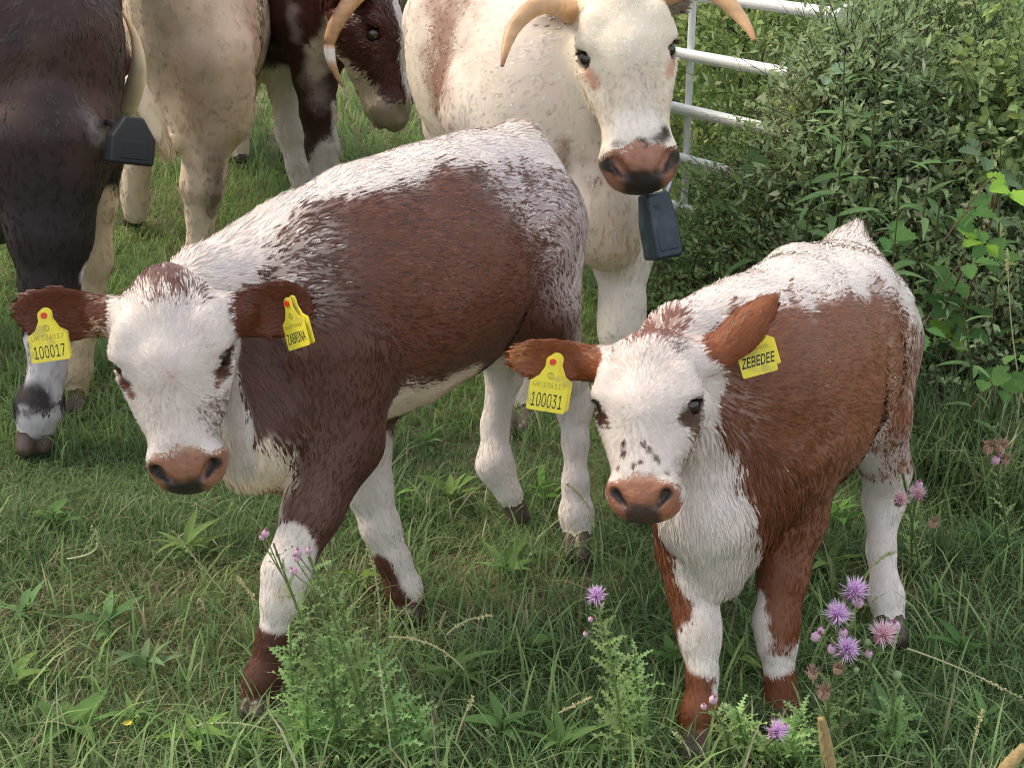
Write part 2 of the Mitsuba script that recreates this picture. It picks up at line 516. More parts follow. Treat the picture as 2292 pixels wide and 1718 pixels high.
def spikes(c, ax, n, L, w, spread, seed):
    rng = np.random.default_rng(seed)
    d = unit(ax + spread * unit(rng.normal(size=(n, 3))) * rng.random((n, 1)) ** .5)
    s = unit(np.cross(d, rng.normal(size=(n, 3))))
    o = c + d * .15 * L
    e = o + d * (L * (.7 + .4 * rng.random((n, 1))))
    m = o * .45 + e * .55
    V = np.stack([o - s * w * .4, o + s * w * .4, m + s * w, m - s * w, e], 1)
    F = (np.arange(n)[:, None, None] * 5 + np.array([[0, 1, 2], [0, 2, 3], [3, 2, 4]])).reshape(-1, 3)
    return V.reshape(-1, 3), F


def build_animal(key, bones, cuts, paint, h, hairs, hair_w, seed, muzzle=None, bare_fn=None, eyes=(), hoof_col=(0.085, 0.06, 0.047), lenmap=None, curl=0.25, gain=1.0, muzzle_paint=None, wrinkle=.003, blend=0.0, rough=.016, lash=None):
    v, f = body_mesh(bones, cuts, h)
    D = np.stack([b(v) for b in bones], 1)
    zone = np.array([b.zone for b in bones])[D.argmin(1)]
    # fine relief of the skin: muscle and fold unevenness
    n = vnormals(v, f)
    soft = (zone == 'body') | (zone == 'neck')
    v = v + n * (((meshkit.fbm(v * 7.0, 3, seed) - 0.5) * rough * soft)[:, None])
    fold = (zone == 'neck') * wrinkle
    v = v + n * ((np.abs(meshkit.noise(v * A(26, 26, 3.2), seed + 1) - .5) * -2 * fold)[:, None])
    n = vnormals(v, f)
    col = paint(v)
    hoof = zone == 'hoof'
    muz = muzzle(v) if muzzle is not None else np.zeros(len(v), bool)
    bare = hoof | muz
    if muz.any():
        e = np.unique(f[muz[f].any(1) & ~muz[f].all(1)])
        near = np.zeros(len(v), bool)
        near[e] = True
        for _ in range(1):
            near[np.unique(f[near[f].any(1)])] = True
        bare &= ~near
    if bare_fn is not None:
        bare |= bare_fn(v)
    groups = [('body', ~(hoof[f].all(1) | muz[f].all(1)), 'coat_skin')]
    if muz.any():
        groups.append(('muzzle', muz[f].all(1), 'wet_muzzle'))
    hf = hoof[f].all(1)
    if hf.any():
        lab = trimesh.graph.connected_component_labels(trimesh.Trimesh(v, f[hf], process=False).face_adjacency, node_count=hf.sum())
        ids = np.nonzero(hf)[0]
        for q in np.unique(lab):
            if (lab == q).sum() > 40:
                m = np.zeros(len(f), bool)
                m[ids[lab == q]] = True
                groups.append(('hoof', m, 'horny'))
    for name, m, b in groups:
        u, inv = np.unique(f[m], return_inverse=True)
        c = col[u]
        if name == 'body':
            c = np.clip(c * 0.98, 0, 0.9)
        if name == 'muzzle':
            c = muzzle_paint(v[u])
        if name == 'hoof':
            c = np.clip(A(*hoof_col) * (0.6 + 0.8 * meshkit.fbm(v[u] * 40, 3, 3))[:, None], 0, 1)
        put(name, ply_n(v[u], inv.reshape(-1, 3), n[u], c, b), key)
    if hairs:
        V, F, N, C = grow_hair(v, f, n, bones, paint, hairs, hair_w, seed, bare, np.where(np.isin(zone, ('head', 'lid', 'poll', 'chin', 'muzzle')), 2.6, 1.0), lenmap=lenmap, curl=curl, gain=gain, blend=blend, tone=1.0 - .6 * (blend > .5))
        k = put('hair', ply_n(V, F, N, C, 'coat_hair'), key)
        labels[k] = {'kind': 'stuff'}
    for c, r in eyes:
        s = trimesh.creation.icosphere(3, r)
        vv = np.array(s.vertices) + c
        k = put('eye', ply_n(vv, np.array(s.faces), unit(vv - c), np.tile(A(0.012, 0.007, 0.005), (len(vv), 1)), 'eye_dark'), key)
    if lash is not None:
        H = lash
        for q in (-1, 1):
            o = H(q * .094, .166, -.052)
            parts = []
            for t in np.linspace(-1, 1, 9):
                v0, f0 = spikes(o + H.s * (.013 * t * H.U - .002 * abs(t) * H.X * q), unit(H.X * q * .9 + H.U * (.25 + .35 * t) + H.F * .35), 2, .020 * H.s, .0011, .25, int(9 + 5 * t))
                parts.append((v0, f0))
            put('eyelashes', mikit.ply(join(parts), solid((.03, .022, .018), 'matte'), smooth=True), key)
    return v, f, n
# ---------------------------------------------------------------- the cattle
WHITE = srgb(222, 212, 205)
CREAM = srgb(226, 206, 182)
DOWN = A(0, 0, -1.0)


def head_at(px, py, depth, size, yaw=0, nose=0, roll=0, wide=1.0):
    """yaw: face turned to the right of the viewer; nose: muzzle brought forward; roll: face tilted"""
    p = at(px, py, depth)
    U0 = unit(EYE - p)
    R0 = unit(np.cross(A(0, 0, 1), U0))
    F0 = -np.cross(U0, R0)
    y, t, r = map(math.radians, (yaw, nose, roll))
    F = F0 * math.cos(r) + R0 * math.sin(r)
    X = np.cross(U0, F)
    U = U0 * math.cos(y) + X * math.sin(y)
    F, U = F * math.cos(t) + U * math.sin(t), U * math.cos(t) - F * math.sin(t)
    return Head(p, F, U, size, wide)


def torso(st, k=0.06, hl=0.016, lift=0.08, lean=0.35):
    """st: (point, half width, half height) from the chest to the rump"""
    out = []
    ax = unit((st[-1][0] - st[0][0]) * A(1, 1, 0))
    side = np.cross(ax, A(0, 0, 1))
    for (a, wa, ha), (b, wb, hb) in zip(st[:-1], st[1:]):
        out.append(E(a, b, (wa, ha), (wb, hb), side, k, unit(unit(b - a) + DOWN * lean), hl, lift, 'body'))
    return out, ax, side


FUR = True
# ---- calf with the lowered head (tags 100017)
def calf_one():
    key = thing('calf', 'larger roan calf with lowered white face, white back and chestnut sides, in mid-step', 'calf')
    BR = srgb(86, 53, 42)
    H = head_at(342, 592, 2.62, 1.04, yaw=-11, nose=-2, roll=2.5, wide=1.04)
    st = [(at(735, 715, 2.97), .165, .275), (at(860, 655, 3.10), .20, .275), (at(980, 590, 3.24), .21, .268), (at(1075, 530, 3.38), .18, .235), (at(1150, 475, 3.5), .15, .19)]
    b, ax, side = torso(st)
    b += [E(at(650, 575, 2.99), at(800, 500, 3.12), .07, .065, k=.12, flow=unit(ax + DOWN * .3), hl=.020, lift=.14, zone='body'),
          E(at(800, 495, 3.12), at(1150, 362, 3.52), .06, .055, k=.12, flow=unit(ax + DOWN * .3), hl=.018, zone='body'),
          E(at(1140, 340, 3.52), at(1170, 315, 3.6), .035, .03, k=.06, flow=unit(ax + A(0, 0, .4)), hl=.035, lift=.7, zone='body'),
          E(at(1140, 430, 3.5), at(1215, 470, 3.38), .075, .07, k=.08, zone='body', flow=unit(ax + DOWN * .6)),
          E(at(455, 690, 2.88), at(640, 670, 3.0), (.095, .135), (.14, .215), side, .07, unit(ax * .9 + DOWN * .35), .018, .13, 'neck'),
          E(at(430, 665, 2.85), at(640, 560, 2.99), .040, .055, None, .07, unit(ax + A(.1, 0, -.2)), .026, .26, 'neck'),
          E(at(470, 790, 2.82), at(640, 880, 2.90), .075, .12, side, .06, unit(ax * .4 + DOWN), .018, .13, 'neck'),
          E(at(590, 960, 2.80), at(690, 900, 2.93), .105, .14, side, .06, unit(DOWN + ax * .3), .018, .14, 'body'),
          E(at(560, 1030, 2.79), at(660, 1045, 2.9), .055, .06, side, .06, unit(DOWN + ax * .3), .028, .35, 'body')]
    L = [at(745, 800, 2.90), at(765, 985, 2.84), at(700, 1140, 2.76), at(640, 1280, 2.70), at(628, 1340, 2.68), at(607, 1430, 2.66), at(588, 1520, 2.635), at(576, 1560, 2.62)]
    b += limb(L, [.135, .086, .060, .046, .037, .027, .037, .034], .03)
    b += hoof_bones(L[-1], gnd(574, 1615), .039, A(-.45, -1, 0))
    L = [at(790, 960, 3.10), at(825, 1090, 3.06), at(852, 1180, 3.04), at(880, 1250, 3.03), at(905, 1320, 3.02), at(915, 1350, 3.02)]
    b += limb(L, [.10, .052, .042, .036, .040, .036], .03)
    b += hoof_bones(L[-1], gnd(918, 1392), .042, A(-.45, -1, 0))
    L = [at(1180, 520, 3.44), at(1200, 690, 3.38), at(1262, 830, 3.44), at(1285, 905, 3.46), at(1288, 990, 3.42), at(1288, 1080, 3.38), at(1290, 1150, 3.36), at(1291, 1190, 3.34)]
    b += limb(L, [.150, .105, .054, .045, .030, .030, .040, .035], .03)
    b += hoof_bones(L[-1], gnd(1292, 1262), .043, A(-.4, -1, 0))
    L = [at(1100, 600, 3.55), at(1115, 740, 3.52), at(1130, 830, 3.58), at(1108, 950, 3.55), at(1108, 1040, 3.5), at(1140, 1105, 3.48)]
    b += limb(L, [.14, .085, .048, .033, .046, .036], .03)
    b += hoof_bones(L[-1], at(1160, 1165, 3.48), .036, A(.3, -.6, -.4))
    b += H.bones(hl=.0085, muzzle=1.02)
    cuts = H.cuts(1.02)
    toc = unit(EYE - at(380, 700, 2.6))
    for q, r, t, w, fd in ((-1, at(232, 708, 2.71), at(38, 697, 2.70), .055, toc + A(0, 0, -.15)), (1, at(532, 705, 2.68), at(692, 680, 2.72), .058, unit(toc + A(-.3, 0, -.2)))):
        e, c = ear_bones(r, t, fd, w, base=H(q * .055, .10, -.095))
        b += e
        cuts += c
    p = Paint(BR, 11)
    W, CR = WHITE, srgb(232, 216, 196)
    p.blob(at(980, 600, 3.0), .30, srgb(116, 70, 50), soft=.8, noise=.6, amount=.5)  # sunlit highlight of the brown side, painted into the coat colour
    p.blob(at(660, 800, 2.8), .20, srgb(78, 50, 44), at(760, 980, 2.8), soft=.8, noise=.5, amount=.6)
    p.blob(at(1000, 700, 3.0), .50, srgb(178, 156, 148), soft=.5, noise=.6, amount=.045)
    p.blob(at(700, 1030, 2.76), .09, srgb(128, 100, 94), at(690, 1140, 2.7), soft=.8, noise=.6, amount=.30)  # greyish sheen on the forearm, put into the colour
    dors = [(430, 605, 2.84), (520, 545, 2.93), (640, 480, 3.02), (800, 415, 3.14), (960, 345, 3.32), (1110, 300, 3.5), (1190, 300, 3.58)]
    for q, w in zip(zip(dors[:-1], dors[1:]), (.095, .115, .135, .165, .17, .16)):
        p.blob(at(*q[0]), w, W, at(*q[1]), soft=.28, noise=.35)
    p.blob(at(1120, 400, 3.3), .15, srgb(206, 194, 192), at(1300, 560, 3.45), soft=.6, noise=.5, amount=.52)
    p.blob(at(1290, 620, 3.4), .09, srgb(206, 194, 192), at(1310, 800, 3.42), soft=.6, noise=.5, amount=.62)
    p.blob(at(1165, 420, 3.3), .035, BR, at(1185, 520, 3.3), soft=.5, noise=.4, amount=.9)
    p.blob(at(640, 580, 2.85), .10, W, at(560, 640, 2.75), soft=.9, noise=.6, amount=.42)
    p.blob(at(560, 1010, 2.76), .09, CR, at(560, 1080, 2.78), soft=.3, noise=.35)
    p.blob(at(640, 1060, 2.84), .08, CR, soft=.25, noise=.3)
    p.blob(at(640, 1240, 2.68), .065, W, at(625, 1345, 2.66), soft=.12, noise=.2)
    p.blob(at(600, 1240, 2.68), .05, W, soft=.2)
    p.blob(at(635, 1330, 2.64), .022, srgb(200, 175, 140), soft=.6, amount=.5)
    p.blob(at(800, 1020, 3.05), .09, W, at(868, 1180, 3.0), soft=.15, noise=.3)
    p.blob(at(900, 1210, 2.98), .055, W, at(930, 1310, 2.98), soft=.15, noise=.3)
    p.blob(at(845, 1270, 2.99), .035, BR, at(900, 1370, 2.98), soft=.2, noise=.4)
    for c in ((1285, 905, 3.45), (1120, 900, 3.55)):
        p.blob(at(*c), .13, W, at(c[0], c[1] + 330, c[2] - .08), soft=.2, noise=.25)
    p.blob(at(1100, 780, 3.5), .07, W, soft=.3)
    p.blob(at(1165, 1150, 3.48), .035, srgb(120, 85, 70), soft=.5)
    p.blob(at(1290, 1200, 3.34), .05, srgb(205, 180, 165), soft=.6, amount=.5)
    p.blob(at(900, 900, 2.96), .07, CR, at(1010, 860, 3.1), soft=.4, noise=.4)
    # head
    p.blob(H(0, .06, -.08), .148, W, H(0, .42, -.07), soft=.06, noise=.06)
    p.blob(H(0, .14, -.15), .105, W, H(0, .32, -.13), soft=.1)
    p.blob(H(0, -.01, -.08), .098, srgb(112, 78, 68), soft=.5, noise=.5, amount=.80, freq=22)
    p.blob(H(0, .25, -.01), .05, srgb(186, 172, 166), H(.01, .33, -.01), soft=.9, noise=.5, amount=.30)
    p.blob(H(.055, .14, -.03), .05, srgb(196, 178, 168), H(.06, .24, -.04), soft=.9, noise=.5, amount=.28)
    p.blob(H(.003, .205, .0), .016, srgb(196, 160, 144), soft=.9, noise=.3, amount=.5)
    p.blob(H(-.05, .035, -.02), .03, srgb(90, 60, 52), soft=.5, amount=.75, noise=.6)
    p.blob(H(.045, .03, -.02), .035, srgb(100, 62, 52), soft=.5, amount=.7, noise=.6)
    for q in (-1, 1):
        p.blob(H(q * .088, .176, -.056), .023, srgb(74, 46, 36), H(q * .080, .208, -.05), soft=.35)
        p.blob(H(q * .084, .205, -.05), .011, srgb(128, 80, 62), H(q * .070, .235, -.045), soft=.4, amount=.85)
    p.blob(H(.062, .27, -.06), .042, srgb(96, 78, 74), H(.06, .31, -.08), soft=.7, noise=.6, amount=.62)
    p.blob(H(0, .2, -.16), .05, srgb(150, 132, 118), H(.06, .3, -.13), soft=.6, amount=.4)
    for r, t in ((at(240, 708, 2.70), at(38, 697, 2.69)), (at(545, 700, 2.68), at(692, 680, 2.72))):
        p.blob(r * .62 + t * .38, .080, srgb(92, 48, 30), t, soft=.12, noise=.15)
    p.blob(at(225, 745, 2.68), .03, srgb(205, 180, 150), soft=.7, amount=.5)

    def muz(v):
        q = (v - H.o) @ np.stack([H.X, H.F, H.U]).T / H.s
        return (q[:, 1] > .343 - .012 * np.cos(q[:, 0] * 40) + .004 * np.sin(q[:, 0] * 160)) & (q[:, 2] > -.098) & (np.abs(q[:, 0]) < .078)

    def muzp(v):
        q = (v - H.o) @ np.stack([H.X, H.F, H.U]).T / H.s
        nz = meshkit.fbm(v * 55, 3, 5)
        c = srgb(152, 106, 84) * (0.75 + .5 * nz)[:, None]
        dk = smooth(.392, .412, q[:, 1] + .02 * (nz - .5)) * (1 - smooth(.026, .048, np.abs(q[:, 0] + .008)))
        c = c * (1 - .55 * (1 - smooth(.340, .362, q[:, 1]))[:, None]) + srgb(206, 172, 150) * (.55 * (1 - smooth(.340, .362, q[:, 1])))[:, None]
        dk = np.maximum(dk, .30 * smooth(.52, .75, meshkit.fbm(v * 130, 2, 9)))
        dk = nostril(q, dk, 1.07)
        return c * (1 - dk[:, None]) + A(.022, .018, .018) * dk[:, None]

    def lm(P, N):
        top = smooth(.55, .9, N[:, 2])
        return 1 + .2 * top, .015 * top
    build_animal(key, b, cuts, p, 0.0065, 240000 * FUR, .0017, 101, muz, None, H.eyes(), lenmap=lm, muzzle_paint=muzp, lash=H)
    return key, H


# ---- calf on the right (tag 100031)
def calf_two():
    key = thing('calf', 'smaller red and white calf standing on the right beside the purple thistles, one ear raised', 'calf')
    BR = srgb(116, 68, 44)
    H = head_at(1440, 713, 2.60, .87, yaw=-14, nose=13, roll=3.5, wide=1.14)
    st = [(at(1690, 920, 2.82), .16, .24), (at(1785, 865, 2.95), .170, .245), (at(1850, 810, 3.10), .155, .225), (at(1898, 755, 3.26), .132, .19), (at(1915, 710, 3.36), .11, .15)]
    b, ax, side = torso(st, hl=.016)
    b += [E(at(1650, 745, 2.86), at(1755, 680, 3.03), .055, .05, k=.12, flow=unit(ax + DOWN * .3), hl=.02, zone='body'),
          E(at(1755, 675, 3.03), at(1890, 590, 3.38), .05, .05, k=.12, flow=unit(ax + DOWN * .3), hl=.016, zone='body'),
          E(at(1892, 565, 3.40), at(1908, 530, 3.46), .035, .028, k=.06, flow=unit(ax + A(0, 0, .9)), hl=.026, lift=.5, zone='body'),
          E(at(1775, 625, 3.16), at(1790, 620, 3.22), .055, .05, k=.10, flow=unit(ax + DOWN * .3), zone='body'),
          E(at(1932, 655, 3.16), at(1945, 690, 3.2), .055, .065, k=.10, flow=unit(ax + DOWN * .6), zone='body'),
          E(at(1520, 830, 2.72), at(1670, 850, 2.86), (.095, .13), (.14, .20), side, .07, unit(ax * .8 + DOWN * .5), .016, .12, 'neck'),
          E(at(1520, 760, 2.74), at(1650, 700, 2.88), .045, .055, None, .07, unit(ax + DOWN * .2), .018, .18, 'neck'),
          E(at(1540, 960, 2.70), at(1650, 1040, 2.76), .085, .13, side, .06, unit(ax * .2 + DOWN), .028, .3, 'neck'),
          E(at(1585, 1150, 2.66), at(1640, 1080, 2.76), .105, .14, side, .06, unit(DOWN + A(.25, 0, 0)), .020, .16, 'body'),
          E(at(1600, 1265, 2.66), at(1620, 1210, 2.7), .062, .085, side, .06, DOWN, .026, .3, 'body')]
    L = [at(1545, 1110, 2.74), at(1538, 1235, 2.70), at(1550, 1320, 2.66), at(1562, 1400, 2.62), at(1567, 1440, 2.60), at(1572, 1510, 2.57), at(1566, 1600, 2.53), at(1562, 1640, 2.52)]
    b += limb(L, [.09, .060, .048, .043, .035, .0275, .037, .034], .03)
    b += hoof_bones(L[-1], gnd(1560, 1700), .042, A(-.25, -1, 0))
    L = [at(1760, 1010, 2.82), at(1770, 1150, 2.80), at(1752, 1290, 2.74), at(1738, 1395, 2.69), at(1740, 1445, 2.67), at(1745, 1520, 2.64), at(1750, 1580, 2.62), at(1752, 1605, 2.61)]
    b += limb(L, [.125, .076, .050, .044, .035, .0275, .036, .034], .03)
    b += hoof_bones(L[-1], gnd(1756, 1648), .041, A(-.2, -1, 0))
    L = [at(1945, 770, 3.25), at(1950, 930, 3.12), at(1985, 1050, 3.14), at(1978, 1120, 3.15), at(1972, 1230, 3.05), at(1984, 1335, 2.97), at(1990, 1380, 2.94)]
    b += limb(L, [.125, .088, .054, .046, .029, .036, .034], .03)
    b += hoof_bones(L[-1], gnd(1998, 1445), .041, A(-.3, -1, 0))
    L = [at(1850, 800, 3.35), at(1825, 960, 3.30), at(1810, 1080, 3.34), at(1790, 1180, 3.28), at(1780, 1260, 3.22)]
    b += limb(L, [.13, .085, .046, .032, .036], .03)
    b += hoof_bones(L[-1], gnd(1772, 1312), .04, A(-.3, -1, 0))
    b += H.bones(hl=.008, muzzle=1.08)
    cuts = H.cuts(1.08)
    toc = unit(EYE - at(1470, 850, 2.6))
    e, c = ear_bones(at(1325, 812, 2.66), at(1148, 800, 2.63), toc + A(0, 0, -.12), .044, base=H(-.05, .09, -.09))
    b, cuts = b + e, cuts + c
    e, c = ear_bones(at(1598, 800, 2.63), at(1738, 668, 2.63), unit(A(.55, .65, -.35)), .046, point=True, hl=.010, base=H(.055, .085, -.10))
    b, cuts = b + e, cuts + c
    p = Paint(BR, 23)
    W = WHITE
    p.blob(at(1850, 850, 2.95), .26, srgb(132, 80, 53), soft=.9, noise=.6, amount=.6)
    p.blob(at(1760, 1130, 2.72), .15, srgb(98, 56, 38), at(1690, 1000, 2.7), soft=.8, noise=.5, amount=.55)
    p.blob(at(1850, 850, 2.95), .50, srgb(206, 180, 160), soft=.4, noise=.7, amount=.085, freq=9)
    dors = [(1530, 735, 2.76), (1640, 700, 2.88), (1740, 640, 3.05), (1830, 600, 3.28), (1905, 560, 3.52)]
    for q, w in zip(zip(dors[:-1], dors[1:]), (.085, .12, .175, .18)):
        p.blob(at(*q[0]), w, W, at(*q[1]), soft=.16, noise=.25)
    p.blob(at(1640, 720, 2.84), .10, W, at(1730, 715, 2.92), soft=.25, noise=.3)
    p.blob(at(1745, 700, 2.94), .125, W, at(1850, 650, 3.08), soft=.22, noise=.35)
    p.blob(at(1870, 620, 3.15), .12, W, at(1975, 650, 3.25), soft=.3, noise=.4)
    p.blob(at(1960, 640, 3.3), .11, W, at(2020, 700, 3.36), soft=.6, noise=.6, amount=.6)
    p.blob(at(1952, 640, 3.15), .03, BR, at(1975, 760, 3.15), soft=.5, noise=.4)
    p.blob(at(1930, 790, 3.0), .05, W, at(1950, 1000, 3.0), soft=.8, noise=.7, amount=.35)
    p.blob(at(1790, 760, 2.86), .035, W, at(1830, 900, 2.86), soft=.8, noise=.7, amount=.42)
    p.blob(at(2000, 720, 3.2), .13, W, at(2020, 900, 3.24), soft=.6, noise=.7, amount=.30)
    p.blob(at(1610, 900, 2.72), .07, W, at(1600, 1050, 2.70), soft=.8, noise=.6, amount=.35)
    p.blob(at(1585, 1160, 2.58), .085, W, at(1610, 1290, 2.60), soft=.2, noise=.3)
    p.blob(at(1650, 1180, 2.64), .05, W, at(1640, 1270, 2.66), soft=.3, noise=.4)
    p.blob(at(1560, 1060, 2.62), .08, W, at(1550, 1180, 2.6), soft=.35, noise=.3)
    p.blob(at(1600, 1360, 2.60), .045, W, at(1590, 1440, 2.58), soft=.2, noise=.3)
    p.blob(at(1560, 1430, 2.585), .042, W, at(1572, 1470, 2.57), soft=.16, noise=.3)
    p.blob(at(1600, 1500, 2.57), .022, W, at(1602, 1540, 2.55), soft=.3)
    p.blob(at(1700, 1390, 2.69), .042, W, at(1740, 1450, 2.67), soft=.16, noise=.3)
    p.blob(at(1790, 1440, 2.69), .035, W, at(1740, 1475, 2.65), soft=.16, noise=.3)
    p.blob(at(1700, 1340, 2.70), .02, W, soft=.3)
    p.blob(at(1575, 1430, 2.55), .03, srgb(125, 90, 70), soft=.8, amount=.35, noise=.6)
    p.blob(at(1985, 1010, 3.1), .07, W, at(2000, 1080, 3.1), soft=.8, noise=.6, amount=.45)
    p.blob(at(1975, 1130, 3.12), .095, W, at(1992, 1440, 2.9), soft=.14, noise=.25)
    p.blob(at(1805, 1120, 3.32), .08, W, at(1775, 1300, 3.2), soft=.14, noise=.2)
    p.blob(at(1890, 1080, 3.0), .05, W, at(1940, 1010, 3.1), soft=.4)
    p.blob(H(0, .06, -.08), .150, W, H(0, .42, -.07), soft=.06, noise=.06)
    p.blob(H(0, .12, -.17), .12, W, H(0, .33, -.13), soft=.1)
    p.blob(H(0, -.025, -.07), .085, srgb(128, 84, 72), soft=.5, noise=.6, amount=.80, freq=26)
    p.blob(H(0, .24, -.01), .05, srgb(190, 176, 172), H(-.01, .32, -.01), soft=.9, noise=.5, amount=.28)
    p.blob(H(.055, .13, -.03), .05, srgb(196, 180, 172), H(.06, .23, -.04), soft=.9, noise=.6, amount=.30)
    p.blob(H(-.03, .09, -.01), .05, srgb(184, 162, 156), H(.03, .06, -.02), soft=.9, noise=.8, amount=.32, freq=40)
    p.blob(H(-.06, .02, -.03), .04, srgb(125, 84, 70), soft=.6, noise=.7, amount=.55, freq=40)
    p.blob(H(.07, .03, -.03), .035, srgb(110, 80, 72), soft=.6, noise=.7, amount=.55, freq=40)
    for q in (-1, 1):
        p.blob(H(q * .088, .174, -.056), .023, srgb(66, 40, 30), H(q * .081, .206, -.05), soft=.4)
        p.blob(H(q * .087, .145, -.05), .010, srgb(105, 62, 46), H(q * .089, .165, -.052), soft=.4, amount=.8)
    p.blob(H(.070, .212, -.04), .012, srgb(60, 38, 30), soft=.4)
    p.blob(H(.082, .215, -.055), .016, srgb(80, 58, 48), H(.088, .24, -.07), soft=.6, noise=.6, amount=.8)
    p.blob(H(-.078, .21, -.045), .010, srgb(90, 58, 46), H(-.066, .228, -.04), soft=.4, amount=.8)
    p.blob(H(.075, .25, -.09), .045, srgb(112, 90, 68), H(.065, .35, -.09), soft=.7, noise=.8, amount=.55, freq=50)
    p.blob(H(-.07, .25, -.07), .022, srgb(190, 140, 100), H(-.06, .33, -.07), soft=.7, noise=.6, amount=.6)
    rng = np.random.default_rng(4)
    for x, f in ((-.055, .275), (-.036, .268), (-.037, .287), (.004, .272), (.016, .285), (-.012, .318), (.002, .312), (-.05, .318), (.05, .328), (.028, .30)):
        p.blob(H(x, f, -.012), .0065, srgb(70, 46, 38), H(x + .002, f + .006, -.02), soft=.5, amount=.85, noise=.2)
    for r, t in ((at(1330, 812, 2.66), at(1148, 800, 2.63)), (at(1606, 792, 2.63), at(1740, 666, 2.63))):
        p.blob(r * .66 + t * .34, .072, srgb(132, 76, 46), t, soft=.12, noise=.15)
    p.blob(at(1160, 790, 2.62), .03, srgb(176, 120, 74), soft=.6, amount=.6)

    def loc(v):
        return (v - H.o) @ np.stack([H.X, H.F, H.U]).T / H.s

    def muz(v):
        q = loc(v)
        return (q[:, 1] > .340 - .010 * np.cos(q[:, 0] * 40) + .003 * np.sin(q[:, 0] * 190)) & (q[:, 2] > -.108) & (np.abs(q[:, 0]) < .085)

    def muzp(v):
        q = loc(v)
        nz = meshkit.fbm(v * 55, 3, 5)
        c = srgb(156, 104, 78) * (0.72 + .5 * nz)[:, None]
        dk = smooth(.392, .412, q[:, 1] + .02 * (nz - .5)) * (1 - smooth(.032, .048, np.abs(q[:, 0]))) * 0.9
        c = c * (1 - .55 * (1 - smooth(.340, .362, q[:, 1]))[:, None]) + srgb(206, 172, 150) * (.55 * (1 - smooth(.340, .362, q[:, 1])))[:, None]
        dk = np.maximum(dk, .30 * smooth(.52, .75, meshkit.fbm(v * 130, 2, 9)))
        dk = nostril(q, dk, 1.07)
        return c * (1 - dk[:, None]) + A(.03, .025, .025) * dk[:, None]
    build_animal(key, b, cuts, p, 0.0065, 230000 * FUR, .0017, 202, muz, None, H.eyes(), muzzle_paint=muzp, lash=H)
    return key, H


def nostril(q, dk, m):
    a, b = A(.053 * m, .378), A(.034 * m, .403)
    p = np.stack([np.abs(q[:, 0]), q[:, 1]], 1) - a
    t = np.clip(p @ (b - a) / ((b - a) @ (b - a)), 0, 1)
    d = np.linalg.norm(p - t[:, None] * (b - a), axis=1)
    w = 1.25 - .75 * t
    return np.maximum(dk, 1 - smooth(.0065, .013, d / w))


def horn(parent, ctrl, rads, tipcol=None, base=srgb(214, 172, 128), white=None):
    pts = curve(ctrl, 34)
    t = np.linspace(0, 1, 34)
    r = np.interp(t, np.linspace(0, 1, len(rads)), rads)
    v, f = tube(pts, r, 20)
    n = vnormals(v, f)
    s = np.r_[np.repeat(t, 20), 0, 1]
    c = base * (0.75 + .5 * meshkit.fbm(v * A(30, 30, 30), 3, 2))[:, None]
    ring = 0.5 + 0.5 * np.sin(s * 90)
    c = c * (0.86 + .14 * ring * (s < .55))[:, None] * (.8 + .4 * meshkit.noise(v * A(14, 14, 90), 5))[:, None]
    v = v + n * ((ring - .5) * 0.0022 * (s < .45))[:, None]
    if white is not None:
        a = smooth(white[0], white[0] + .02, s) * (1 - smooth(white[1], white[1] + .03, s))
        c = c * (1 - a[:, None]) + srgb(232, 226, 222) * a[:, None]
    if tipcol is not None:
        a = smooth(.86, .99, s)
        c = c * (1 - a[:, None]) + np.asarray(tipcol) * a[:, None]
    return put('horn', ply_n(v, f, vnormals(v, f), np.clip(c, 0, .9), 'horny'), parent)


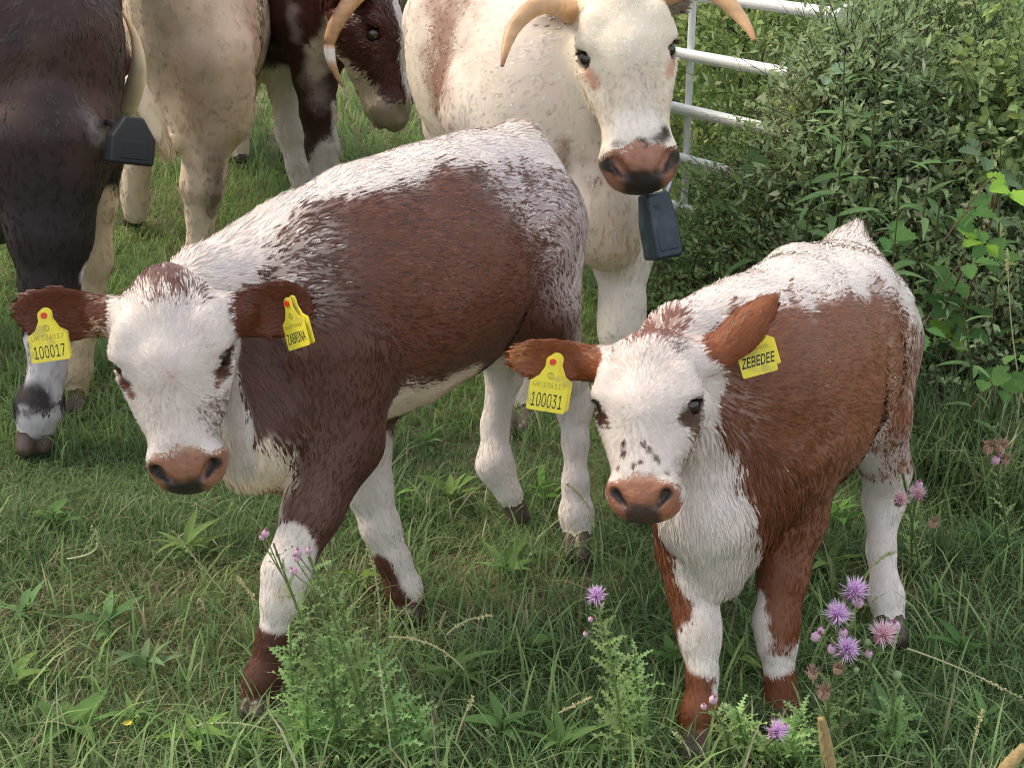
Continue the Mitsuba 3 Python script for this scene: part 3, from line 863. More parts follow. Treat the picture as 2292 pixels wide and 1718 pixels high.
# ---- big cream cow facing the camera
def big_cow():
    key = thing('cow', 'big cream horned cow facing the camera behind the two calves', 'cow')
    BR = srgb(150, 112, 92)
    H = head_at(1386, -120, 4.02, 1.49, yaw=7, nose=14, roll=6.5, wide=.85)
    st = [(at(1255, 215, 4.35), .26, .40), (at(1150, 110, 4.85), .335, .42), (at(1130, 40, 5.5), .33, .40), (at(1120, 0, 6.0), .27, .32)]
    b, ax, side = torso(st, .10, .014, lean=.6)
    b += [E(at(1235, -140, 4.5), at(1060, -170, 5.6), .10, .10, k=.2, zone='body', flow=ax, hl=.014),
          E(at(1385, 70, 4.22), at(1280, 150, 4.42), (.115, .21), (.20, .33), side, .1, unit(ax * .5 + DOWN), .014, .1, 'neck'),
          E(at(1370, 260, 4.2), at(1330, 420, 4.28), (.06, .12), (.13, .16), side, .1, DOWN, .014, .1, 'neck'),
          E(at(1345, 470, 4.17), at(1310, 380, 4.35), .12, .20, side, .1, DOWN, .014, .1, 'body'),
          E(at(1362, 540, 4.15), at(1350, 470, 4.2), .085, .11, side, .08, DOWN, .018, .3, 'body'),
          E(at(1100, 250, 4.42), at(1180, 460, 4.35), .16, .14, side, .08, DOWN, .014, .1, 'body')]
    L = [at(1385, 460, 4.32), at(1392, 570, 4.26), at(1393, 690, 4.2), at(1390, 740, 4.18), at(1388, 850, 4.15), at(1386, 930, 4.13)]
    b += limb(L, [.14, .085, .062, .06, .045, .058], .05)
    b += hoof_bones(L[-1], gnd(1385, 990), .065, A(.2, -1, 0))
    L = [at(1150, 470, 4.4), at(1150, 600, 4.38), at(1155, 730, 4.33), at(1156, 860, 4.3), at(1157, 925, 4.28)]
    b += limb(L, [.14, .09, .065, .045, .058], .05)
    b += hoof_bones(L[-1], gnd(1158, 985), .065, A(.2, -1, 0))
    for dx in (-.2, .2):
        c = st[-1][0] + side * dx
        g = c * A(1, 1, 0)
        L = [c + A(0, 0, -.1), g + A(0, 0, .62) - ax * .1, g + A(0, 0, .48) + ax * .06, g + A(0, 0, .2), g + A(0, 0, .08)]
        b += limb(L, [.2, .12, .07, .05, .055], .05)
        b += hoof_bones(L[-1], g, .065, -ax)
    b += H.bones(hl=.010, muzzle=1.22)
    cuts = H.cuts(1.22)
    e, c = ear_bones(H(-.10, .088, -.10), H(-.15, .095, -.18), H.U + A(-.4, 0, -.3), .032, hl=.02, base=H(-.05, .09, -.09))
    b, cuts = b + e, cuts + c
    e, c = ear_bones(H(.10, .088, -.10), H(.16, .095, -.15), H.U + A(.2, 0, -.6), .034, hl=.02, base=H(.05, .09, -.09))
    b, cuts = b + e, cuts + c
    p = Paint(srgb(240, 225, 210), 37, 9)
    p.blob(at(1045, -20, 4.6), .15, srgb(142, 100, 80), at(1015, 300, 4.5), soft=.8, noise=.9, amount=.8, freq=11)
    p.blob(at(985, 90, 4.5), .06, BR, at(975, 260, 4.5), soft=.8, noise=.9, amount=.6, freq=16)
    p.blob(at(900, 60, 4.8), .10, srgb(240, 225, 205), at(940, 280, 4.7), soft=.5)
    p.blob(at(1290, 330, 4.05), .035, srgb(120, 88, 70), at(1320, 400, 4.05), soft=.8, noise=.7, amount=.85, freq=30)
    p.blob(at(1262, 320, 4.1), .022, srgb(140, 110, 95), at(1260, 380, 4.1), soft=.8, noise=.7, amount=.7, freq=30)
    p.blob(at(1240, 280, 4.1), .12, srgb(205, 178, 156), at(1290, 180, 4.1), soft=.8, noise=.7, amount=.25)
    p.blob(at(1390, 640, 4.2), .12, srgb(228, 218, 205), at(1385, 960, 4.1), soft=.4)
    p.blob(at(1380, 540, 4.05), .12, srgb(214, 180, 140), soft=.8, amount=.45)
    p.blob(H(0, .1, -.06), .2, srgb(236, 224, 204), H(0, .33, -.05), soft=.25, noise=.1)
    p.blob(H(0, .325, -.02), .07, srgb(240, 232, 222), soft=.5)
    p.blob(H(0, .28, -.01), .05, srgb(176, 156, 148), H(.02, .22, -.01), soft=.9, noise=.5, amount=.35)
    for q in (-1, 1):
        p.blob(H(q * .088, .180, -.058), .030, srgb(110, 76, 60), soft=.5)
        p.blob(H(q * .085, .206, -.05), .020, srgb(204, 150, 122), H(q * .074, .226, -.045), soft=.6, amount=.9, noise=.4)
        p.blob(H(q * .05, .24, -.02), .03, srgb(206, 188, 170), H(q * .058, .29, -.04), soft=.9, amount=.35, noise=.5)
        p.blob(H(q * .115, .085, -.11), .045, srgb(112, 92, 80), H(q * .17, .095, -.16), soft=.4, noise=.4, amount=.8)
    p.blob(H(-.06, .3, -.14), .05, srgb(120, 100, 90), soft=.9, amount=.4, noise=.6)
    p.blob(H(.085, .29, -.09), .05, srgb(110, 95, 88), soft=.8, amount=.55, noise=.6)
    p.blob(H(0, .352, -.014), .020, srgb(58, 44, 40), H(.0, .352, -.014), soft=.4)
    p.blob(H(-.05, .350, -.025), .016, srgb(58, 44, 40), H(.05, .345, -.02), soft=.5, amount=.9)
    p.blob(H(.055, .335, -.03), .02, srgb(62, 48, 42), soft=.5)
    p.blob(H(-.065, .36, -.045), .02, srgb(92, 66, 54), soft=.5)

    def loc(v):
        return (v - H.o) @ np.stack([H.X, H.F, H.U]).T / H.s

    def muz(v):
        q = loc(v)
        return (q[:, 1] > .352 - .008 * np.cos(q[:, 0] * 40) + .003 * np.sin(q[:, 0] * 150)) & (q[:, 2] > -.108) & (np.abs(q[:, 0]) < .095)

    def muzp(v):
        q = loc(v)
        nz = meshkit.fbm(v * 40, 3, 5)
        c = srgb(172, 122, 100) * (0.7 + .5 * nz)[:, None]
        dk = smooth(.388, .408, q[:, 1] + .02 * (nz - .5)) * (1 - smooth(.028, .05, np.abs(q[:, 0])))
        dk = np.maximum(dk, .6 * smooth(.052, .072, q[:, 0] + .01 * nz))
        dk = np.maximum(dk, .45 * smooth(.055, .07, -q[:, 0]))
        c = c * (1 - .55 * (1 - smooth(.340, .362, q[:, 1]))[:, None]) + srgb(206, 172, 150) * (.55 * (1 - smooth(.340, .362, q[:, 1])))[:, None]
        dk = np.maximum(dk, .30 * smooth(.52, .75, meshkit.fbm(v * 130, 2, 9)))
        dk = nostril(q, dk, 1.22)
        return c * (1 - dk[:, None]) + A(.03, .022, .02) * dk[:, None]
    build_animal(key, b, cuts, p, 0.011, 170000 * FUR, .0034, 303, muz, None, H.eyes(.74), muzzle_paint=muzp, wrinkle=.012, blend=.35, rough=.008, lash=H)
    horn(key, [at(1316, 30, 4.17), at(1250, 15, 4.06), at(1195, 18, 3.97), at(1155, 55, 3.93), at(1133, 105, 3.88), at(1124, 148, 3.84)], [.034, .033, .028, .024, .017, .005], tipcol=srgb(150, 112, 84))
    horn(key, [at(1470, 0, 4.17), at(1555, -28, 4.05), at(1612, -8, 3.98), at(1650, 30, 3.94), at(1675, 64, 3.9), at(1688, 91, 3.87)], [.034, .033, .028, .024, .017, .006], tipcol=srgb(190, 145, 105))
    return key, H


def plain_cow(key, st, neck, poll, nose_to, size, legs, paint, h, hairs, seed, extra=(), hl=.014, hair_w=.003, face_up=None, gain=1.0, muzc=(.09, .06, .05)):
    b, ax, side = torso(st, .10, hl, lean=.6)
    b += neck(side, ax)
    for L, r, g, toe in legs:
        b += limb(L, r, .05, hl=hl * .6)
        b += hoof_bones(L[-1], g, r[-1] * 1.12, toe)
    F = unit(nose_to - poll)
    U = face_up if face_up is not None else unit(-np.cross(F, np.cross(F, A(0, 0, 1.0))))
    H = Head(poll, F, U, size, .92)
    b += H.bones(hl=hl, muzzle=1.15)
    cuts = H.cuts(1.15)
    for q in (-1, 1):
        e, c = ear_bones(H(q * .10, .07, -.10), H(q * .24, .10, -.14), H.U + H.F * .3, .055, base=H(q * .05, .08, -.09))
        b, cuts = b + e, cuts + c
    b += list(extra)

    def loc(v):
        return (v - H.o) @ np.stack([H.X, H.F, H.U]).T / H.s

    def muz(v):
        q = loc(v)
        return (q[:, 1] > .352) & (q[:, 2] > -.108) & (np.abs(q[:, 0]) < .095) & (q[:, 1] < .5)
    build_animal(key, b, cuts, paint(H, ax, side), h, hairs * FUR, hair_w, seed, muz, None, H.eyes(), muzzle_paint=lambda v: np.tile(A(*muzc), (len(v), 1)), gain=gain, wrinkle=.008, blend=.8, rough=.010)
    return H


def dark_cow():
    key = thing('cow', 'dark brindled cow cut by the left edge, with a black box at its chest', 'cow')
    st = [(at(36, 130, 4.35), .29, .45), (at(-180, 150, 4.6), .36, .46), (at(-520, 120, 4.95), .36, .43), (at(-800, 90, 5.3), .28, .34)]
    LN = [at(95, 330, 4.16), at(112, 520, 4.09), at(112, 640, 4.06), at(108, 745, 4.03), at(106, 830, 4.02), at(88, 910, 4.0), at(82, 945, 3.99)]
    LF = [at(190, 330, 4.5), at(214, 450, 4.5), at(212, 580, 4.48), at(196, 700, 4.46), at(165, 830, 4.44), at(160, 890, 4.43)]

    def neck(side, ax):
        return [E(at(60, 90, 4.75), at(150, 190, 5.2), (.15, .26), (.12, .2), side, .1, unit(DOWN - A(.3, 0, 0)), .014, .1, 'neck'),
                E(at(60, -120, 4.5), at(60, 60, 4.4), .22, .24, None, .15, DOWN, .014, .1, 'body'),
                E(at(135, 250, 4.28), at(80, 120, 4.3), .11, .2, side, .1, DOWN, .014, .1, 'body'),
                E(at(165, 330, 4.25), at(95, 400, 4.2), .12, .15, side, .1, DOWN, .014, .1, 'body'),
                E(at(40, 430, 4.3), at(-150, 420, 4.5), .15, .2, side, .1, ax, .014, .1, 'body')]
    legs = [(LN, [.2, .115, .078, .062, .044, .062, .058], gnd(76, 1012), A(.5, -1, 0)), (LF, [.14, .06, .05, .045, .05, .05], gnd(160, 935), A(.5, -1, 0))]
    for dx in (-.2, .2):
        c = at(-760, 90, 5.25) + A(0, dx, 0)
        g = c * A(1, 1, 0)
        legs.append(([c + A(0, 0, -.1), g + A(.1, 0, .62), g + A(-.06, 0, .48), g + A(0, 0, .2), g + A(0, 0, .08)], [.2, .12, .07, .05, .055], g, A(1, 0, 0)))

    def paint(H, ax, side):
        p = Paint(srgb(44, 37, 37), 41, 8)
        p.blob(at(150, 100, 4.05), .45, srgb(80, 60, 53), at(-200, 200, 4.2), soft=.9, noise=.9, amount=.5, freq=6)
        rng = np.random.default_rng(18)
        for _ in range(40):
            x, y = 250 * rng.random(), 480 * rng.random()
            p.blob(at(x, y, 4.05), .025 + .03 * rng.random(), srgb(*(A(40, 34, 35) if rng.random() < .6 else A(84, 66, 60))), at(x + rng.normal() * 12, y + 40 + 80 * rng.random(), 4.05), soft=.9, noise=.8, amount=.4, freq=20)
        p.blob(at(235, 190, 4.1), .035, srgb(190, 185, 182), at(215, 290, 4.1), soft=.8, noise=.8, amount=.35, freq=20)
        p.blob(at(262, 40, 4.15), .08, srgb(84, 46, 34), at(262, 200, 4.15), soft=.7, amount=.7)
        p.blob(at(110, 560, 3.95), .2, srgb(48, 41, 43), soft=.6)
        p.blob(at(106, 790, 3.98), .08, srgb(196, 190, 196), at(106, 850, 3.96), soft=.12, noise=.2)
        p.blob(at(82, 900, 3.94), .06, srgb(50, 42, 44), soft=.3, noise=.4)
        p.blob(at(120, 940, 3.96), .045, srgb(210, 205, 208), at(60, 955, 3.93), soft=.4, noise=.8, amount=.8, freq=28)
        p.blob(at(212, 470, 4.46), .09, srgb(206, 184, 152), at(160, 900, 4.4), soft=.2)
        p.blob(at(180, 610, 4.1), .05, srgb(215, 210, 210), at(190, 680, 4.2), soft=.2)
        return p
    H = plain_cow(key, st, neck, at(110, 215, 5.25), at(0, 470, 5.5), 1.40, legs, paint, .013, 90000, 404, hair_w=.0052, hl=.024)
    horn(key, [at(150, 290, 5.15), at(240, 275, 4.85), at(290, 222, 4.65), at(309, 155, 4.55), at(302, 85, 4.5), at(273, 26, 4.5)], [.036, .038, .038, .037, .026, .004], base=srgb(240, 220, 186), tipcol=srgb(206, 168, 116))
    horn(key, [at(130, 220, 5.2), at(40, 240, 5.1), at(-30, 180, 5.0), at(-60, 60, 4.95)], [.036, .034, .026, .005])


def cream_cow():
    key = thing('cow', 'pale cream cow with wavy dewlap between the dark cow and the red-brown cow', 'cow')
    st = [(at(432, 60, 6.25), .28, .40), (at(442, 40, 6.9), .31, .42), (at(455, 20, 7.6), .32, .40), (at(465, 10, 8.1), .28, .32)]
    LN = [at(478, 200, 6.1), at(470, 300, 6.08), at(458, 370, 6.05), at(453, 420, 6.03), at(450, 480, 6.02), at(447, 545, 6.01)]
    LF = [at(330, 220, 6.5), at(318, 310, 6.5), at(305, 400, 6.5), at(303, 440, 6.5), at(303, 475, 6.5)]

    def neck(side, ax):
        return [E(at(300, -240, 5.95), at(420, 0, 6.2), (.13, .2), (.22, .32), side, .1, unit(DOWN + ax * .3), .014, .1, 'neck'),
                E(at(405, 250, 6.15), at(440, 160, 6.25), .12, .20, side, .1, DOWN, .014, .1, 'body'),
                E(at(395, 315, 6.02), at(420, 270, 6.1), .045, .10, None, .06, DOWN, .02, .3, 'body'),
                E(at(480, 130, 6.05), at(500, 260, 6.1), .16, .13, None, .08, DOWN, .014, .1, 'body'),
                E(at(300, 190, 5.80), at(352, 290, 5.85), (.030, .12), (.028, .10), None, .015, DOWN, .014, .1, 'neck'),
                E(at(352, 290, 5.85), at(382, 352, 5.95), (.03, .10), (.018, .04), None, .015, DOWN, .02, .3, 'neck')]
    legs = [(LN, [.15, .095, .085, .085, .055, .06], gnd(445, 590), A(-.3, -1, 0)), (LF, [.13, .07, .052, .055, .055], gnd(303, 500), A(-.3, -1, 0))]
    for px in (520, 640):
        c = at(px, 120, 8.0)
        g = c * A(1, 1, 0)
        legs.append(([c, g + A(0, 0, .62), g + A(.05, .1, .48), g + A(0, .03, .2), g + A(0, 0, .08)], [.2, .12, .08, .055, .06], g, A(-.3, -1, 0)))

    def paint(H, ax, side):
        p = Paint(srgb(216, 196, 174), 53, 7)
        p.blob(at(430, 60, 5.8), .3, srgb(168, 142, 120), at(500, 200, 5.9), soft=.9, noise=.9, amount=.4, freq=8)
        p.blob(at(380, 120, 5.8), .12, srgb(140, 112, 92), at(400, 160, 5.8), soft=.9, noise=.8, amount=.5, freq=12)
        rng = np.random.default_rng(8)
        for _ in range(34):
            x, y = 320 + 240 * rng.random(), 260 * rng.random()
            p.blob(at(x, y, 5.95), .02 + .03 * rng.random(), srgb(*(A(150, 124, 106) if rng.random() < .55 else A(212, 190, 166))), at(x + rng.normal() * 8, y + 30 + 60 * rng.random(), 5.95), soft=.8, noise=.7, amount=.35, freq=22)
        p.blob(at(545, 20, 6.2), .12, srgb(150, 118, 92), at(555, 130, 6.2), soft=.8, noise=.6, amount=.6)
        p.blob(at(480, 340, 6.0), .045, srgb(105, 86, 78), at(478, 470, 5.96), soft=.7, noise=.5, amount=.8)
        p.blob(at(300, 180, 5.75), .10, srgb(240, 224, 200), at(380, 340, 5.92), soft=.3)
        p.blob(at(460, 280, 5.9), .16, srgb(196, 170, 150), soft=.6, amount=.6)
        return p
    plain_cow(key, st, neck, at(250, -330, 5.85), at(60, -250, 5.5), 1.5, legs, paint, .015, 52000, 505, hair_w=.008, hl=.030)


def red_cow():
    key = thing('cow', 'dark red-brown cow with lowered pale jaw and a down-curved horn, behind the larger calf', 'cow')
    st = [(at(700, -40, 7.15), .27, .40), (at(560, -50, 7.6), .36, .42), (at(400, -60, 8.3), .36, .40), (at(300, -60, 8.8), .28, .32)]
    LN = [at(705, 60, 6.98), at(706, 170, 6.92), at(712, 250, 6.88), at(722, 330, 6.86), at(726, 370, 6.85), at(730, 420, 6.84), at(731, 440, 6.83)]
    LF = [at(640, 120, 7.3), at(642, 200, 7.3), at(652, 300, 7.26), at(668, 370, 7.22), at(676, 410, 7.2)]

    def neck(side, ax):
        return [E(at(835, -40, 6.72), at(720, -40, 7.0), (.14, .22), (.22, .34), side, .1, unit(ax + DOWN), .014, .1, 'neck'),
                E(at(735, 90, 6.95), at(710, 20, 7.05), .13, .2, side, .1, DOWN, .014, .1, 'body')]
    legs = [(LN, [.2, .10, .078, .075, .06, .068, .062], gnd(733, 475), A(.4, -1, 0)), (LF, [.14, .085, .072, .055, .06], gnd(680, 440), A(.4, -1, 0))]
    for dx in (-.22, .22):
        c = at(330, -40, 8.7) + A(0, dx, 0)
        g = c * A(1, 1, 0)
        legs.append(([c, g + A(.1, 0, .62), g + A(-.06, 0, .48), g + A(0, 0, .2), g + A(0, 0, .08)], [.2, .12, .08, .055, .06], g, A(1, -.4, 0)))

    def paint(H, ax, side):
        p = Paint(srgb(66, 33, 27), 67, 7)
        p.blob(at(640, 100, 6.8), .12, srgb(50, 30, 28), at(700, 330, 6.75), soft=.7, noise=.5, amount=.8)
        p.blob(at(610, 60, 7.2), .2, srgb(34, 24, 26), soft=.5)
        p.blob(at(650, 20, 6.8), .03, srgb(190, 170, 165), at(660, 80, 6.8), soft=.8, noise=.8, amount=.35, freq=20)
        p.blob(at(700, 180, 6.8), .06, srgb(190, 176, 168), at(715, 220, 6.8), soft=.8, noise=.9, amount=.4, freq=20)
        p.blob(at(640, 190, 7.25), .13, srgb(218, 204, 190), at(680, 450, 7.15), soft=.2)
        p.blob(at(735, 350, 6.8), .09, srgb(196, 186, 178), at(735, 450, 6.8), soft=.2, noise=.3)
        p.blob(at(742, 240, 6.86), .03, srgb(200, 190, 180), at(748, 320, 6.84), soft=.3)
        p.blob(H(.0, .24, -.24), .20, srgb(200, 186, 164), H(0, .42, -.13), soft=.12, noise=.3)
        p.blob(H(0, .15, -.26), .10, srgb(200, 186, 164), soft=.2, noise=.3)
        p.blob(H(0, .05, .0), .035, srgb(216, 206, 200), H(0, .36, -.01), soft=.3)
        p.blob(H(0, .44, -.05), .06, srgb(96, 80, 70), soft=.5)
        return p
    H = plain_cow(key, st, neck, at(880, -85, 6.6), at(935, 300, 6.45), 1.66, legs, paint, .015, 52000, 606, hair_w=.008, hl=.030, face_up=A(1, -.25, .25), muzc=(.26, .21, .16))
    horn(key, [at(850, -35, 6.55), at(800, -12, 6.42), at(760, 40, 6.35), at(738, 95, 6.32), at(744, 145, 6.30), at(769, 194, 6.3)], [.042, .041, .036, .030, .021, .006], white=(.70, .80), tipcol=srgb(180, 150, 125), base=srgb(192, 150, 112))


KEY1, H1 = calf_one()
KEY2, H2 = calf_two()
KEY3, H3 = big_cow()
dark_cow()
cream_cow()
red_cow()
# ---------------------------------------------------------------- ear tags, collar boxes, gate
def frame_mesh(m, o, X, Y, N):
    M = np.eye(4)
    M[:3, 0], M[:3, 1], M[:3, 2], M[:3, 3] = X, Y, N, o
    m = m.copy()
    m.apply_transform(M)
    return m


def flat(poly, depth, bsdf, o, X, Y, N, z=0.0, smooth=25):
    m = trimesh.creation.extrude_polygon(poly, depth)
    m.apply_translation((0, 0, z))
    return mikit.ply(frame_mesh(m, o, X, Y, N), bsdf, smooth=smooth)


def lettering(txt, height, width, cx, y, o, X, Y, N, z, bsdf, bold=False, slant=0.0):
    m = meshkit.text_mesh(txt, height, 0.0007, bold)
    b = m.bounds
    m.apply_translation((-(b[0][0] + b[1][0]) / 2, 0, 0))
    m.apply_scale((width / (b[1][0] - b[0][0]), 1, 1)) if False else None
    v = np.array(m.vertices)
    v[:, 0] *= width / (b[1][0] - b[0][0])
    v[:, 0] += slant * v[:, 1]
    m.vertices = v
    m.apply_translation((cx, y, z))
    return mikit.ply(frame_mesh(m, o, X, Y, N), bsdf)


def ear_tag(label, hole, foot, width, yaw, lines, back=None, tilt=0.0, skew=0.0):
    """hole: the button at the top, foot: middle of the bottom edge"""
    key = thing('ear_tag', label, 'ear tag', None)
    Y = unit(hole - foot)
    N = unit(EYE - foot)
    N = unit(N - Y * (N @ Y))
    a = math.radians(yaw)
    X = np.cross(Y, N)
    N, X = N * math.cos(a) + X * math.sin(a), X * math.cos(a) - N * math.sin(a)
    H = np.linalg.norm(hole - foot)
    w = width
    body = Polygon([(-w / 2, 0), (w / 2, 0), (w / 2, H * .56), (w * .30, H * .66), (w * .17, H * .86), (w * .17, H * .98), (-w * .17, H * .98), (-w * .17, H * .86), (-w * .30, H * .66), (-w / 2, H * .56)])
    poly = unary_union([body, Point(0, H * .97).buffer(w * .17)]).buffer(-.004).buffer(.008, 8).buffer(-.004)
    put('plate', flat(poly, .0024, 'tag_yellow', foot, X, Y, N), key)
    if back is not None:
        put('back_plate', flat(poly, .0022, 'tag_yellow', foot + X * back[0] + Y * back[1] - N * back[2], X, Y, N), key)
    st = trimesh.creation.cylinder(w * .085, .006, sections=20)
    st.apply_translation((0, H * .97, .003))
    put('stud', mikit.ply(frame_mesh(st, foot, X, Y, N), 'tag_red', smooth=40), key)
    ring = Point(0, H * .70).buffer(w * .085).difference(Point(0, H * .70).buffer(w * .065))
    mark = unary_union([ring, sbox(-w * .012, H * .66, w * .012, H * .76)])
    put('emblem', flat(mark, .0006, 'tag_faint', foot, X, Y, N, .0023, False) if mark.geom_type == 'Polygon' else flat(ring, .0006, 'tag_faint', foot, X, Y, N, .0023, False), key)
    for txt, y, h, wd, ink, bold, sl in lines:
        put('lettering', lettering(txt, h * H, wd * w, 0, y * H, foot, X, Y, N, .0022, ink, bold, sl), key)
    return key


ear_tag('yellow ear tag numbered 100017 hanging from an ear of the larger calf', at(98, 703, 2.655), at(115, 808, 2.63), .072, -4,
        [('UK 336117', .46, .10, .84, 'tag_faint', False, 0), ('100017', .08, .26, .80, 'tag_ink', False, 0)], back=(.003, .003, .012))
ear_tag('yellow ear tag lettered ZABRINA hanging from an ear of the larger calf', at(645, 676, 2.69), at(672, 778, 2.66), .072, -54,
        [('336117 100017', .44, .07, .82, 'tag_faint', False, 0), ('ZABRINA', .12, .22, .84, 'tag_ink', False, 0)], back=(.004, .002, .009))
ear_tag('yellow ear tag numbered 100031 hanging from an ear of the smaller calf', at(1238, 806, 2.60), at(1219, 920, 2.575), .074, 4,
        [('UK 336117', .46, .10, .84, 'tag_faint', False, 0), ('100031', .08, .27, .80, 'tag_ink', False, 0)], back=(.008, .005, .012))
ear_tag('yellow ear tag hand-lettered ZEBEDEE under the raised ear of the smaller calf', at(1674, 736, 2.66), at(1703, 838, 2.62), .070, 8,
        [('336117 100031', .52, .07, .80, 'tag_faint', False, 0), ('ZEBEDEE', .20, .21, .92, 'tag_ink', True, .25)], back=(.01, .012, .008))


def rounded_hull(pts, r, res=2):
    import manifold3d as m3
    s = m3.Manifold.sphere(r, 16)
    return m3.Manifold.batch_hull([s.translate(tuple(map(float, p))) for p in pts])


def man_mesh(m):
    k = m.to_mesh()
    return trimesh.Trimesh(np.array(k.vert_properties[:, :3]), np.array(k.tri_verts), process=True)


bs('box_black', base_color=rgb((0.018, 0.02, 0.022)), roughness=0.55, specular=0.4)
bs('box_blue', base_color=mikit.proc(lambda p, n, uv: mikit.mix((0.020, 0.034, 0.052), (0.045, 0.06, 0.07), mikit.smoothstep(0.5, 0.85, mikit.fbm(p.x * 30, p.y * 30, p.z * 14)))), roughness=0.36, specular=0.5)
bs('steel', base_color=rgb((0.45, 0.46, 0.47)), roughness=0.35, metallic=0.9)


def collar_box(label, top, foot, yaw, w, d, taper, bsdf, straps, chamfer=0.0):
    key = thing('collar_box', label, 'collar box')
    Y = unit(top - foot)
    N = unit(EYE - foot)
    N = unit(N - Y * (N @ Y))
    X = np.cross(Y, N)
    a = math.radians(yaw)
    N, X = N * math.cos(a) + X * math.sin(a), X * math.cos(a) - N * math.sin(a)
    H = np.linalg.norm(top - foot)
    r = .010
    pts = []
    for sx in (-1, 1):
        for sz in (-1, 1):
            pts += [(sx * (w / 2 - r), r, sz * (d / 2 - r)), (sx * (w / 2 - r), H * .55, sz * (d / 2 - r)), (sx * (w / 2 * taper - r), H - r, sz * (d / 2 * .75 - r))]
    m = man_mesh(rounded_hull(pts, r))
    put('housing', mikit.ply(frame_mesh(m, foot, X, Y, N), bsdf, smooth=35), key)
    # seam between the two half shells
    seam = man_mesh(rounded_hull([(sx * (w / 2 - .003), y, 0) for sx in (-1, 1) for y in (.012, H * .54)], .0035))
    put('seam', mikit.ply(frame_mesh(seam, foot, X, Y, N), bsdf, smooth=35), key)
    lid = man_mesh(rounded_hull([(sx * w * .30, y, d / 2 - .002) for sx in (-1, 1) for y in (H * .14, H * .48)], .004))
    put('panel', mikit.ply(frame_mesh(lid, foot, X, Y, N), bsdf, smooth=35), key)
    for pts in straps:
        v, f = tube(curve(pts, 24), .0085, 8)
        put('strap', mikit.ply((v, f), bsdf if bsdf == 'box_black' else 'steel', smooth=True), key)
    return key, foot, X, Y, N, H, w, d


k, o, X, Y, N, H, w, d = collar_box('dark blue plastic collar box hanging under the muzzle of the big cream cow', at(1462, 432, 3.98), at(1486, 578, 3.94), 32, .092, .075, .86, 'box_blue',
                                    [[at(1448, 440, 3.98), at(1425, 405, 4.02), at(1395, 330, 4.1), at(1362, 250, 4.16)], [at(1490, 432, 3.98), at(1500, 405, 4.05), at(1480, 330, 4.2)]])
mark = unary_union([sbox(-.014, H * .80, .004, H * .83), sbox(-.010, H * .74, -.004, H * .82), sbox(-.004, H * .765, .008, H * .785), sbox(.002, H * .73, .009, H * .77), sbox(-.008, H * .71, .004, H * .735)])
put('symbol', flat(mark if mark.geom_type == 'Polygon' else mark.convex_hull, .001, 'tag_ink', o - X * w * .12, X, Y, N, d / 2 * .86, False), k)
collar_box('matt black trapezoid collar box at the chest of the dark brindled cow', at(296, 262, 4.06), at(288, 368, 4.03), 18, .125, .07, .50, 'box_black',
           [[at(262, 285, 4.06), at(235, 270, 4.2), at(190, 240, 4.5)]])

bs('galvanised', base_color=mikit.proc(lambda p, n, uv: mikit.mix((0.74, 0.76, 0.78), (0.86, 0.87, 0.88), mikit.fbm(p.x * 18, p.y * 18, p.z * 18))), roughness=0.45, metallic=0.25, specular=0.5)


def gate():
    key = thing('metal_gate', 'galvanised tubular field gate standing open into the hedge behind the big cream cow', 'gate')
    p0 = at(1532, 122, 5.45)
    s = at(1850, 180, 1.0)
    dr_ = (CAM_H - p0[2]) / (CAM_H - s[2])
    u = unit((at(1850, 180, dr_) - p0) * A(1, 1, 0))
    zs = [at(1532, y, 5.45)[2] for y in (-13, 122, 245, 355)]
    zs += [zs[-1] - .19]
    base = p0 * A(1, 1, 0)
    L0, L1 = -.25, (at(1874, 184, (CAM_H - p0[2]) / (CAM_H - at(1874, 184, 1.0)[2])) - p0) @ u
    for z in zs:
        v, f = tube([base + u * L0 + A(0, 0, z), base + u * (L0 + .6) + A(0, 0, z), base + u * L1 + A(0, 0, z)], .0215, 16)
        put('rail', mikit.ply((v, f), 'galvanised', smooth=30), key)
    for L, r in ((0.0, .014), (L0, .024), (L1, .019)):
        off = np.cross(u, A(0, 0, 1)) * (.0 if r > .02 else -.03)
        v, f = tube([base + u * L + off + A(0, 0, zs[-1] - .03), base + u * L + off + A(0, 0, .6), base + u * L + off + A(0, 0, zs[0] + .03)], r, 14)
        put('upright', mikit.ply((v, f), 'galvanised', smooth=30), key)
    return base, u


GATE = gate()
# ---------------------------------------------------------------- ground, grass, hedge, weeds, thistles
rngP = np.random.default_rng(77)


def relief(x, y):
    p = np.stack([x, y, x * 0], -1)
    return (meshkit.fbm(p * 0.9, 3, 5) - .5) * .07 + (meshkit.fbm(p * 6.0, 2, 8) - .5) * .025


gx, gy = np.meshgrid(np.r_[np.linspace(-40, -4, 20), np.linspace(-3.8, 4.2, 120), np.linspace(4.5, 40, 20)], np.r_[np.linspace(-6, 1.2, 10), np.linspace(1.3, 9, 130), np.linspace(9.4, 60, 30)], indexing='ij')
gz = relief(gx, gy) - .012
nx, ny = gx.shape
iv = np.arange(nx * ny).reshape(nx, ny)
q = np.stack([iv[:-1, :-1], iv[1:, :-1], iv[1:, 1:], iv[:-1, 1:]], -1).reshape(-1, 4)
scene['soil'] = {'type': 'twosided', 'bsdf': {'type': 'principled', 'roughness': 0.95, 'specular': 0.1, 'base_color': mikit.proc(lambda p, n, uv: mikit.mix(mikit.mix((0.075, 0.085, 0.042), (0.20, 0.155, 0.11), mikit.smoothstep(0.45, 0.7, mikit.fbm(p.x * 2.2, p.y * 2.2, 0.0))), (0.11, 0.09, 0.055), 0.5 * mikit.smoothstep(0.55, 0.75, mikit.fbm(p.x * 40, p.y * 40, 3.0))))}}
